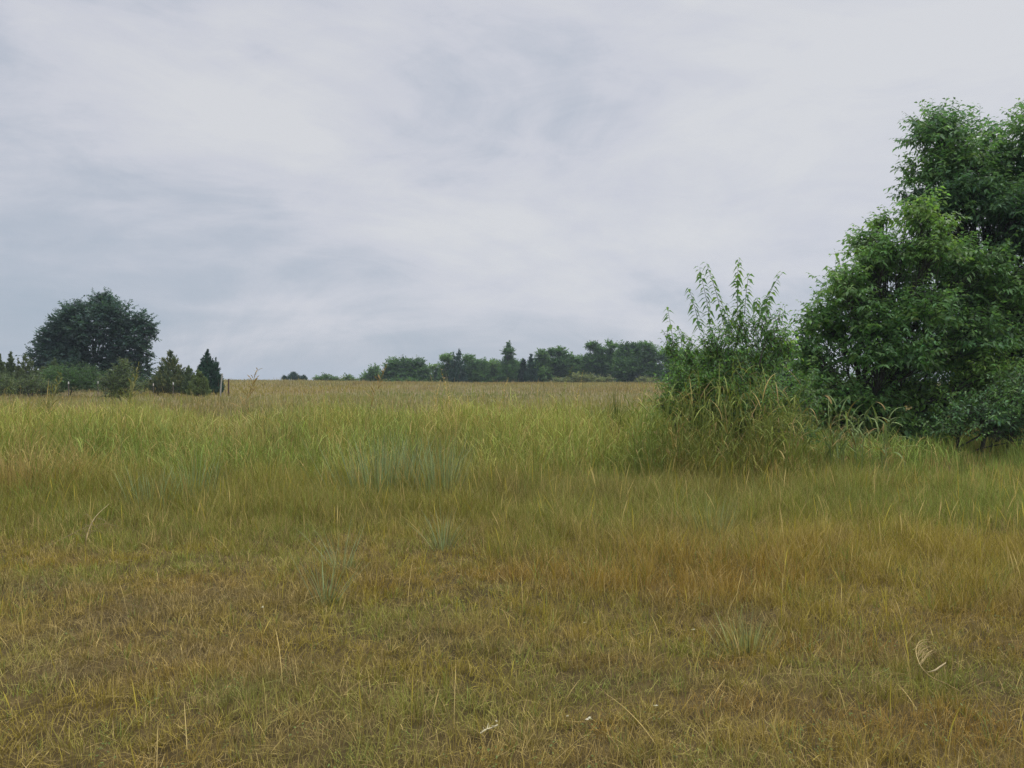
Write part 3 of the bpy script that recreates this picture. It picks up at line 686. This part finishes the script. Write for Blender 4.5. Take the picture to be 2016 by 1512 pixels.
# ------------------------------------------------------------------ left group
OAK = [(.055, .105, .10), (.066, .12, .10), (.072, .13, .092)]
x, Y = Wx(185, 70), 70.0
broad_tree('oak_tree', 'large round dark oak standing above the cedars on the left', x, Y, px_lobes(x, Y, 70, [
    (195, 600, 30, 22), (160, 615, 28, 22), (230, 615, 32, 24), (265, 635, 24, 26), (120, 635, 26, 20), (100, 662, 26, 20), (140, 665, 36, 30), (190, 650, 45, 34), (245, 670, 38, 36),
    (272, 690, 22, 30), (100, 700, 32, 28), (160, 710, 42, 34), (220, 715, 44, 34), (262, 730, 28, 24), (120, 730, 30, 24), (88, 708, 20, 18), (285, 650, 14, 18), (275, 750, 18, 14), (130, 650, 34, 26), (150, 630, 30, 24), (105, 682, 32, 26), (160, 740, 40, 24), (210, 745, 40, 20), (240, 640, 26, 22), (205, 585, 16, 12), (140, 690, 30, 24)], jitter=1.4),
    OAK, ll=.34, twigs=85, m=9, tl=.65, trunk_r=.26, bark=(.035, .035, .03), wr=.6, hang=.3, droop=.1, twr=.02, fill=.4, low=-.9)
CB = (.11, .15, .065); CD = (.042, .088, .056); CL = (.17, .19, .075)
def pc(px, top, hw, Y, label, base, n=5000, extra=(), size=.19, group='cedars along the fence line', **k):
    x = Wx(px, Y); z = float(ground(x, Y)); s = Y/F
    cones = [(0, 0, Wz(top, Y)-z, hw*s)]+[((a-px)*s, rng.uniform(-.3, .3), Wz(b, Y)-z, c*s) for (a, b, c) in extra]
    return cedar('cedar_tree', label, x, Y, cones, base, size=size, n=n, group=group, **k)
pc(0, 698, 18, 58, 'narrow cedar at the very left edge of the frame', CB)
pc(21, 694, 17, 59, 'pointed narrow cedar next to the left edge, left of the ragged one', CB)
pc(50, 698, 24, 57, 'ragged olive cedar touching the lower left of the oak', (.13, .165, .075), extra=[(38, 706, 12), (64, 712, 18), (80, 722, 20)], n=7000)
pc(108, 705, 14, 60, 'small grey green cedar in front of the left half of the oak', CB, extra=[(92, 722, 16)])
pc(335, 691, 36, 60, 'broad grey green cedar with twin tips right of the oak', (.115, .155, .075), extra=[(345, 704, 30), (318, 722, 26), (312, 738, 18)], n=12000, mixc=CL)
pc(372, 721, 16, 60, 'small cedar between the broad one and the dark pointed one', (.12, .17, .075), extra=[(360, 735, 16)])
pc(409, 689, 26, 61, 'dark pointed cedar beside the fence posts', CD, extra=[(423, 704, 14), (397, 708, 15), (432, 738, 10)], n=12000)
pc(390, 728, 16, 56, 'low yellow green cedar in front of the dark pointed one', (.15, .20, .07), extra=[(404, 742, 12), (378, 740, 12)])
def shrub(px, Y, lst, pal, label, name='shrub', ll=.17, twigs=120, tl=.45, group=None, **k):
    x = Wx(px, Y)
    return broad_tree(name, label, x, Y, px_lobes(x, Y, Y, lst, jitter=.6), pal, ll=ll, twigs=twigs*1.3, m=8, tl=tl, trunk_r=.05, cat='shrub', group=group, hang=.25, droop=.1, twr=.012, **k)
GS = [(.09, .17, .06), (.10, .185, .065), (.075, .145, .055)]
OS = [(.125, .17, .075), (.11, .155, .075), (.15, .19, .08)]
shrub(140, 56, [(125, 740, 32, 22), (160, 738, 30, 20), (140, 755, 48, 20), (180, 757, 22, 20), (110, 757, 26, 20), (100, 742, 20, 18), (190, 745, 16, 16)], GS, 'round dark green shrub in front of the oak trunk', upb=.2)
shrub(238, 46, [(238, 735, 24, 22), (225, 755, 26, 22), (252, 758, 28, 24), (240, 775, 30, 14), (240, 715, 12, 10)], OS, 'olive brown shrub at the lower right of the oak', upb=.6)
shrub(60, 52, [(20, 765, 30, 22), (60, 760, 30, 22), (90, 768, 20, 16), (0, 755, 22, 22), (-30, 755, 30, 24)], OS, 'scrubby olive thicket below the cedars at the left edge', upb=.6)
shrub(285, 62, [(290, 760, 16, 11), (272, 762, 16, 11), (305, 765, 12, 8)], OS, 'low scrub between the oak and the broad twin tipped cedar', upb=.5)

# ------------------------------------------------------------------ far tree line
TG = [(.10, .20, .062), (.12, .23, .068), (.082, .165, .06)]
TL = [(.15, .25, .075), (.12, .21, .07), (.17, .27, .08)]
TD = [(.056, .115, .055), (.066, .13, .058)]
TO = [(.20, .23, .10), (.22, .24, .11)]
GRP = 'far trees along the back of the field'
def far(px, Y, lst, pal, label, ll=.55, twigs=3.2, **k):
    x = Wx(px, Y); hw = max(l[2] for l in lst); lst = list(lst)+[(px-hw*.5, 751, hw*.7, 5.5), (px+hw*.6, 751, hw*.7, 5.5)]
    return broad_tree('far_tree', label, x, Y, px_lobes(x, Y, Y, lst, jitter=1.0), pal, ll=ll, twigs=twigs*11, m=8, tl=.9, trunk_r=.16, group=GRP, hang=.2, droop=.05, wr=.6, twr=.03, fill=.4, low=-.9, **k)
def fc(px, top, hw, Y, label, base, n=1800, extra=()):
    return pc(px, top, hw, Y, label, base, n=n, extra=extra, size=.5, group=GRP)
fc(579, 734, 10, 172, 'small pointed cedar on the hill crest, tallest of three', CD, n=1200, extra=[(588, 742, 7)])
fc(560, 742, 4.5, 172, 'tiny forked cedar on the hill crest, leftmost of three', CD, n=400, extra=[(565, 747, 4)])
fc(598, 741, 5, 172, 'tiny cedar on the hill crest, rightmost of three', CD, n=500)
far(640, 168, [(627, 747, 9, 5), (640, 744, 8, 6), (655, 747, 10, 5), (668, 748, 8, 4)], TO[:1]+TG, 'low spreading scrub on the hill crest left of the tree line', twigs=5)
fc(640, 738, 5, 169, 'small cedar sticking out of the low crest scrub', CD, n=500)
far(689, 160, [(683, 747, 8, 7), (694, 748, 8, 6), (703, 751, 6, 5)], TO+TG, 'small round bush at the left foot of the tree line', twigs=5)
far(735, 155, [(738, 730, 12, 10), (722, 741, 13, 9), (745, 742, 10, 12), (730, 748, 18, 7), (712, 748, 6, 5)], TL[1:2]+TG, 'low sloping tree at the left end of the tree line', twigs=4)
far(800, 150, [(775, 718, 17, 13), (800, 718, 20, 14), (822, 717, 15, 12), (785, 738, 30, 18), (815, 738, 28, 18), (835, 735, 12, 14), (762, 740, 10, 14), (798, 750, 40, 8)], TG+TD, 'wide dark tree at the left end of the tree line, second from the end', twigs=5)
far(853, 158, [(852, 722, 9, 7), (845, 735, 6, 7), (858, 738, 8, 9), (853, 748, 12, 8)], TL, 'small thin pale tree in the gap of the tree line', twigs=3)
far(884, 152, [(880, 706, 14, 9), (888, 724, 18, 14), (878, 742, 16, 14), (895, 745, 18, 12)], TG+TL[:1], 'leafy tree just right of the gap in the tree line', twigs=5)
fc(904, 688, 14, 149, 'dark narrow cedar poking out above the trees right of the gap', CD, n=2200, extra=[(893, 694, 9)])
far(925, 152, [(922, 708, 13, 10), (932, 718, 13, 12), (925, 738, 20, 18), (940, 745, 16, 12)], TG, 'rounded tree right of the narrow dark cedar', twigs=5)
far(952, 154, [(950, 716, 9, 9), (953, 735, 12, 14), (950, 750, 16, 7)], TL[1:2]+TG, 'small upright tree left of the thin tall one', twigs=5)
far(973, 155, [(974, 719, 11, 10), (970, 738, 14, 14), (975, 750, 16, 7)], TL, 'pale green tree immediately left of the thin tall one', twigs=5)
far(1002, 152, [(1000, 682, 5, 8), (996, 692, 6, 7), (1006, 692, 7, 7), (1001, 703, 8, 7), (1004, 716, 16, 12), (1000, 738, 20, 18), (985, 748, 14, 8)], TG+TD, 'thin tall tree rising highest in the left half of the tree line', twigs=5)
fc(1030, 706, 10, 151, 'small cedar right of the thin tall tree', (.03, .055, .032))
fc(1046, 698, 13, 150, 'dark cedar left of the pale round tree', CD, n=2400, extra=[(1054, 706, 8)])
far(1067, 152, [(1066, 699, 12, 10), (1072, 715, 17, 14), (1066, 738, 22, 18), (1050, 748, 14, 8)], TL+TG, 'pale round tree in the middle of the tree line', twigs=5)
far(1097, 154, [(1085, 694, 11, 8), (1100, 692, 13, 9), (1110, 700, 9, 8), (1098, 715, 20, 14), (1098, 738, 22, 16)], TG+TD, 'dark domed tree right of the pale round tree', twigs=5)
far(1131, 156, [(1125, 710, 14, 11), (1140, 712, 12, 10), (1132, 732, 24, 18)], TG+TL[:1], 'broad mid green tree right of the dark domed one', twigs=5)
far(1170, 152, [(1170, 682, 12, 9), (1160, 678, 8, 6), (1180, 690, 10, 8), (1158, 712, 12, 14), (1175, 712, 22, 18), (1168, 735, 26, 18)], TG+TD, 'tall tree with a dark tuft standing above the canopy', twigs=5)
far(1202, 153, [(1200, 675, 8, 5), (1207, 681, 9, 5), (1198, 689, 10, 6), (1205, 706, 20, 14), (1205, 730, 24, 18)], TL[1:2]+TG, 'tree with a flat sparse top left of the biggest dark tree', twigs=4.5)
far(1240, 149, [(1230, 685, 14, 9), (1250, 683, 14, 9), (1240, 702, 28, 17), (1235, 725, 34, 22), (1222, 748, 28, 10)], TD+TG, 'biggest dark dense tree near the right end of the tree line', twigs=5.5)
far(1275, 147, [(1270, 682, 13, 9), (1283, 692, 12, 12), (1275, 710, 20, 16), (1280, 735, 26, 20)], TL[1:2]+TG, 'green tree at the right end of the tree line beside the sapling', twigs=5)
far(1320, 146, [(1310, 700, 20, 14), (1335, 702, 22, 14), (1325, 730, 36, 26)], TG, 'tree behind the left foot of the sapling', twigs=4)
for (q, t, h, lab) in [(866, 728, 12, 'small leafy tree filling the foot of the gap in the tree line'), (940, 722, 15, 'squat tree between the rounded tree and the small upright one'), (963, 720, 13, 'squat dark tree behind the pale green one'),
                       (988, 722, 14, 'bushy tree leaning against the left of the thin tall one'), (1022, 720, 15, 'bushy tree against the right of the thin tall one'), (1052, 718, 14, 'squat tree under the dark cedar'),
                       (1115, 712, 18, 'bushy tree between the domed tree and the broad mid green one'), (1150, 712, 18, 'bushy tree left of the one with a dark tuft'), (1188, 706, 16, 'bushy tree between the tuft and the flat sparse top'), (1218, 700, 16, 'tree pressed against the left of the biggest dark tree'), (1262, 700, 18, 'tree between the biggest dark tree and the green end tree')]:
    far(q, 158, [(q, t, h, 11), (q, t+18, h*1.2, 16)], TG+(TL[:1] if q % 2 else TD), lab, twigs=4)
for (q, t) in [(1385, 'third'), (1450, 'second'), (1520, 'first')]:
    far(q, 148, [(q-15, 705, 22, 15), (q+18, 700, 22, 16), (q, 732, 38, 24)], TG, {'third': 'far tree hidden behind the middle of the sapling', 'second': 'far tree hidden behind the right side of the sapling', 'first': 'far tree hidden behind the gap between sapling and right hand trees'}[t], twigs=4)
OG = 'pale scrub in front of the tree line'
for (q, t, hw, lab) in [(1150, 735, 26, 'pale grey olive scrub in front of the mid green tree'), (1105, 744, 18, 'low pale scrub left of the largest scrub patch'), (1190, 740, 16, 'pale scrub right of the largest scrub patch'), (1275, 742, 22, 'pale scrub below the right end of the tree line')]:
    far(q, 140, [(q-hw*.5, t+8, hw*.5, 8), (q+hw*.5, t+9, hw*.5, 8), (q, t+12, hw*.8, 8)], TO, lab, twigs=5, ll=.4)['group'] = OG

# ------------------------------------------------------------------ fence posts
def post(px, Y, h, c, label, leanx=0., tip=None, r=.035, sides=8, name='fence_post'):
    x = Wx(px, Y); z = float(ground(x, Y)); e = empty(name, (x, Y, z), label, 'fence post', 'posts of the old fence')
    g = Geo(); tubes(g, np.array([[[0, 0, -.3], [leanx*.5, 0, h*.5], [leanx, 0, h]]]), np.array([[r, r*.95, r*.85]]), np.array(c), sides)
    tubes(g, np.array([[[leanx, 0, h], [leanx, 0, h+.01]]]), np.array([[r*.85, .001]]), np.array(c), sides)
    for k in range(4):
        zz = h*(.35+.16*k); tubes(g, np.array([[[leanx*zz/h-.05, -.03, zz], [leanx*zz/h+.05, -.03, zz]]]), np.array([[.012, .012]]), np.array(c)*.8, 4)
    g.build('shaft', M_METAL, e)
    if tip is not None:
        t = Geo(); tubes(t, np.array([[[leanx, 0, h-.12], [leanx, 0, h+.03]]]), np.array([[r*1.25, r*1.15]]), np.array(tip), sides)
        tubes(t, np.array([[[leanx, 0, h+.03], [leanx, 0, h+.035]]]), np.array([[r*1.15, .001]]), np.array(tip), sides)
        t.build('cap', M_METAL, e)
post(433, 56, 1.65, (.33, .33, .29), 'pale grey leaning fence post in front of the dark pointed cedar', leanx=.16, r=.055)
post(450, 58, 1.25, (.10, .06, .04), 'dark rusty brown fence post at the right end of the cedars', r=.06)
post(341, 56, 1.05, (.12, .10, .08), 'white tipped post in front of the broad twin tipped cedar', tip=(.75, .75, .7), r=.03)
post(302, 56, .95, (.12, .10, .08), 'pale tipped post left of the broad twin tipped cedar', tip=(.6, .55, .48), r=.03)
post(193, 52, 1.2, (.12, .10, .08), 'white tipped post between the round green shrub and the olive shrub', tip=(.6, .6, .55), r=.025)
post(135, 52, 1.15, (.12, .10, .08), 'white tipped post in front of the round green shrub', tip=(.6, .6, .55), r=.03)

# ------------------------------------------------------------------ small dry things in the foreground
def strip(geo, pts, w, c):
    pts = np.array(pts, float); n = len(pts)
    tubes(geo, pts[None], (np.array(w)*np.ones(n))[None], np.array(c), 5)
def gp(px, py, h=0.0):
    Y = CZ/((py-CY)/F); 
    for _ in range(3):
        z = float(ground(Wx(px, Y), Y))+h; Y = (CZ-z)/((py-CY)/F)
    return np.array([Wx(px, Y), Y, z])
def curved(points, K=24):
    P = np.array(points); t = np.linspace(0, len(P)-1, K); out = []
    Q = np.vstack([2*P[0]-P[1], P, 2*P[-1]-P[-2]])
    for u in t:
        i = min(int(u), len(P)-2); f = u-i; p0, p1, p2, p3 = Q[i], Q[i+1], Q[i+2], Q[i+3]
        out.append(.5*((2*p1)+(-p0+p2)*f+(2*p0-5*p1+4*p2-p3)*f*f+(-p0+3*p1-3*p2+p3)*f**3))
    return np.array(out)
g = Geo(); A = gp(1842, 1322)
c = (.38, .29, .12)
strip(g, curved([gp(1888, 1360, .04), gp(1860, 1345, .09), gp(1835, 1334, .13), gp(1815, 1315, .17), gp(1805, 1292, .19), gp(1804, 1276, .2), gp(1812, 1262, .2), gp(1828, 1259, .19)], 26), np.linspace(.0028, .0016, 26), c)
strip(g, curved([gp(1826, 1323, .09), gp(1840, 1320, .11), gp(1852, 1312, .12), gp(1862, 1305, .13)], 12), np.array([.0015, .002, .003, .004, .0045, .0048, .005, .005, .0045, .004, .0035, .003]), (.44, .35, .19))
for k in range(24):
    f = k/24; a = gp(1803+10*f+rng.normal()*3, 1272+40*f, .17); b = gp(1850+rng.normal()*6, 1298+rng.normal()*8, .06)
    m = (a+b)/2+np.array([rng.normal()*.015, 0, .03+.03*rng.random()]); strip(g, curved([a, m, b], 9), .0014, np.array(c)*rng.uniform(.5, .95))
o = g.build('dried_weed', M_BARK, origin=A); o.location = A
tag(o, 'pale dried weed curled in a loop with a white stem, lower right foreground', 'dried weed')
g = Geo(); A = gp(170, 1078)
c = (.37, .29, .15)
MS = curved([gp(169, 1082, .0), gp(170, 1062, .12), gp(176, 1040, .2), gp(190, 1015, .3), gp(215, 992, .38)], 20)
strip(g, MS, np.linspace(.007, .002, 20), c)
strip(g, curved([gp(82, 1082, .02), gp(120, 1062, .1), MS[11]], 14), np.linspace(.0018, .0028, 14), np.array(c)*.8)
for k in range(18):
    a = MS[5+k % 8]; b = a+np.array([rng.normal()*.11, rng.normal()*.05, rng.uniform(-.05, .08)]); m = (a+b)/2+np.array([0, 0, .04]); strip(g, curved([a, m, b], 8), .0016, np.array(c)*rng.uniform(.6, 1.05))
o = g.build('dried_weed', M_BARK, origin=A); o.location = A
tag(o, 'straw coloured broken stalk with curled leaves on the left of the short grass', 'dried weed')
g = Geo(); A = gp(960, 1438)
P = curved([gp(945, 1444, .05), gp(957, 1436, .065), gp(968, 1433, .06), gp(980, 1427, .07)], 14); strip(g, P, .0035, (.62, .56, .36))
for k in range(6):
    a = P[2*k+1]; strip(g, [a, a+np.array([rng.normal()*.012, rng.normal()*.01, .015])], [.002, .001], (.62, .56, .36))
o = g.build('dead_twig', M_BARK, origin=A); o.location = A; tag(o, 'short pale dead twig lying in the bottom centre foreground', 'twig')
def litter(px, py, s, lab):
    A = gp(px, py, .05); g = Geo(); n = 5; a = rng.uniform(0, 6.28, n)
    leaves(g, np.zeros((n, 3)), np.stack([np.cos(a), np.sin(a), rng.uniform(.1, .9, n)], -1), np.array([0, 0, 1.])+.5*rng.normal(size=(n, 3)), np.full(n, s), np.full(n, s*.5), np.tile((.68, .63, .48), (n, 1)))
    o = g.build('dry_leaf_scrap', M_LEAF); o.location = A; tag(o, lab, 'dead leaf', 'pale dead leaf scraps in the grass')
litter(1159, 1415, .022, 'largest bleached leaf scrap in the foreground, right of centre')
litter(1291, 1390, .016, 'bleached leaf scrap right of the largest one')
litter(1117, 1410, .010, 'tiny bleached leaf scrap just left of the largest one')
litter(977, 1420, .010, 'tiny pale leaf scrap beside the dead twig')
litter(517, 1196, .022, 'white curled leaf scrap in the left middle foreground')
litter(1152, 1226, .018, 'pale crossed leaf scrap above the largest one')
litter(1365, 1240, .018, 'pale leaf scrap in the medium grass right of centre')

# ------------------------------------------------------------------ world, sun, camera
SUN_EL, SUN_AZ = R(52), R(60)      # sun behind the cloud, ahead and to the right
w = bpy.data.worlds.new('World'); bpy.context.scene.world = w; w.use_nodes = True
nt = w.node_tree; nt.nodes.clear(); N = nt.nodes.new; L = nt.links.new
def mth(op, a, b=None, c=None):
    n = N('ShaderNodeMath'); n.operation = op
    for i, v in enumerate([a, b, c]):
        if v is None: continue
        if isinstance(v, (int, float)): n.inputs[i].default_value = v
        else: L(v, n.inputs[i])
    return n.outputs[0]
sky = N('ShaderNodeTexSky'); sky.sky_type = 'NISHITA'; sky.sun_disc = False; sky.sun_elevation = SUN_EL; sky.sun_rotation = SUN_AZ
bg1 = N('ShaderNodeBackground'); bg1.inputs['Strength'].default_value = .1; L(sky.outputs[0], bg1.inputs['Color'])
tc = N('ShaderNodeTexCoord'); sx = N('ShaderNodeSeparateXYZ'); L(tc.outputs['Generated'], sx.inputs[0])
dz = mth('ADD', mth('MAXIMUM', sx.outputs['Z'], 0), .24)
u = mth('DIVIDE', sx.outputs['X'], dz); v = mth('DIVIDE', sx.outputs['Y'], dz)
cb = N('ShaderNodeCombineXYZ'); L(u, cb.inputs[0]); L(v, cb.inputs[1])
def cloud(scale, detail, rot, sc, dist=.6, off=(0, 0, 0)):
    mp = N('ShaderNodeMapping'); mp.inputs['Rotation'].default_value = (0, 0, R(rot)); mp.inputs['Scale'].default_value = sc; mp.inputs['Location'].default_value = off
    L(cb.outputs[0], mp.inputs[0]); nz = N('ShaderNodeTexNoise'); nz.inputs['Scale'].default_value = scale; nz.inputs['Detail'].default_value = detail
    nz.inputs['Roughness'].default_value = .52; nz.inputs['Distortion'].default_value = dist; L(mp.outputs[0], nz.inputs['Vector']); return nz.outputs['Fac']
def dn(sc, det, off, dist=.4, rough=.55):
    mp = N('ShaderNodeMapping'); mp.inputs['Scale'].default_value = sc; mp.inputs['Location'].default_value = off; mp.inputs['Rotation'].default_value = (0, R(-7), 0)
    L(tc.outputs['Generated'], mp.inputs[0]); nz = N('ShaderNodeTexNoise'); nz.inputs['Scale'].default_value = 1; nz.inputs['Detail'].default_value = det
    nz.inputs['Roughness'].default_value = rough; nz.inputs['Distortion'].default_value = dist; L(mp.outputs[0], nz.inputs['Vector']); return nz.outputs['Fac']
c1 = cloud(.75, 4, 24, (.8, 1.3, 1), .6, (6.1, 2.7, 0)); c2 = dn((2.2, 2.2, 5.5), 7, (1.3, .4, 2.2), .8, .6); c3 = dn((6, 6, 17), 6, (4, 2, 1), .9, .62)
dens = mth('ADD', mth('ADD', mth('MULTIPLY', c1, .40), mth('MULTIPLY', c2, .42)), mth('MULTIPLY', c3, .18))
# broad brightness: lighter towards the hidden sun, greyer low down
tilt = mth('ADD', mth('ADD', mth('MULTIPLY', sx.outputs['X'], .10), mth('MULTIPLY', mth('MINIMUM', sx.outputs['Z'], .32), 1.5)), mth('MULTIPLY', mth('SUBTRACT', dens, .5), 3.1))
fac = mth('ADD', tilt, .33)
rp = N('ShaderNodeValToRGB'); L(fac, rp.inputs[0]); e = rp.color_ramp.elements
e[0].position = .15; e[0].color = (.40, .465, .555, 1); e[1].position = .95; e[1].color = (.69, .70, .73, 1)
m1 = e.new(.45); m1.color = (.50, .54, .62, 1); m2 = e.new(.68); m2.color = (.62, .635, .70, 1)
bg2 = N('ShaderNodeBackground'); bg2.inputs['Strength'].default_value = 1.0; L(rp.outputs[0], bg2.inputs['Color'])
# an overcast sky is brightest overhead
zen = mth('MULTIPLY', mth('MAXIMUM', mth('SUBTRACT', sx.outputs['Z'], .46), 0), 5.6); L(mth('ADD', zen, 1.0), bg2.inputs['Strength'])
ms = N('ShaderNodeMixShader'); ms.inputs[0].default_value = .93; L(bg1.outputs[0], ms.inputs[1]); L(bg2.outputs[0], ms.inputs[2])
ow = N('ShaderNodeOutputWorld'); L(ms.outputs[0], ow.inputs['Surface'])

sl = bpy.data.lights.new('sun', 'SUN'); sl.energy = 1.3; sl.angle = R(25); sl.color = (1, .96, .9)
so = bpy.data.objects.new('sun', sl); col.objects.link(so)
d = np.array([math.sin(SUN_AZ)*math.cos(SUN_EL), math.cos(SUN_AZ)*math.cos(SUN_EL), math.sin(SUN_EL)])
from mathutils import Vector
so.rotation_euler = Vector(-d).to_track_quat('-Z', 'Y').to_euler(); so.location = tuple(d*60)

cam = bpy.data.cameras.new('camera'); cam.sensor_width = 36; cam.lens = 36*F/2016; cam.clip_end = 5000; cam.clip_start = .05
co = bpy.data.objects.new('camera', cam); co.location = (0, 0, CZ); co.rotation_euler = (R(90), 0, 0); col.objects.link(co)
sc = bpy.context.scene; sc.camera = co
vs = sc.view_settings; vs.view_transform = 'Standard'; vs.look = 'None'; vs.exposure = 0; vs.gamma = 1; vs.use_curve_mapping = False
sc.render.engine = 'CYCLES'
cy = sc.cycles; cy.max_bounces = 6; cy.diffuse_bounces = 4; cy.transmission_bounces = 4; cy.glossy_bounces = 1; cy.volume_bounces = 0; cy.use_denoising = True; cy.denoising_prefilter = 'NONE'

# air
me = bpy.data.meshes.new('haze')
X0, X1, Y0, Y1, Z0, Z1 = -720, 720, -20, 820, -13, 14
vv = [(X0,Y0,Z0),(X1,Y0,Z0),(X1,Y1,Z0),(X0,Y1,Z0),(X0,Y0,Z1),(X1,Y0,Z1),(X1,Y1,Z1),(X0,Y1,Z1)]
me.from_pydata(vv, [], [(0,3,2,1),(4,5,6,7),(0,1,5,4),(1,2,6,5),(2,3,7,6),(3,0,4,7)])
hz = bpy.data.materials.new('haze_air'); hz.use_nodes = True; nt = hz.node_tree; nt.nodes.clear()
pv = nt.nodes.new('ShaderNodeVolumePrincipled'); pv.inputs['Density'].default_value = .00045; pv.inputs['Color'].default_value = (.72, .84, .96, 1)
oo = nt.nodes.new('ShaderNodeOutputMaterial'); nt.links.new(pv.outputs[0], oo.inputs['Volume'])
me.materials.append(hz); ho = bpy.data.objects.new('haze', me); col.objects.link(ho)
tag(ho, 'thin pale bluish haze hanging over the whole field', 'haze', kind='stuff')
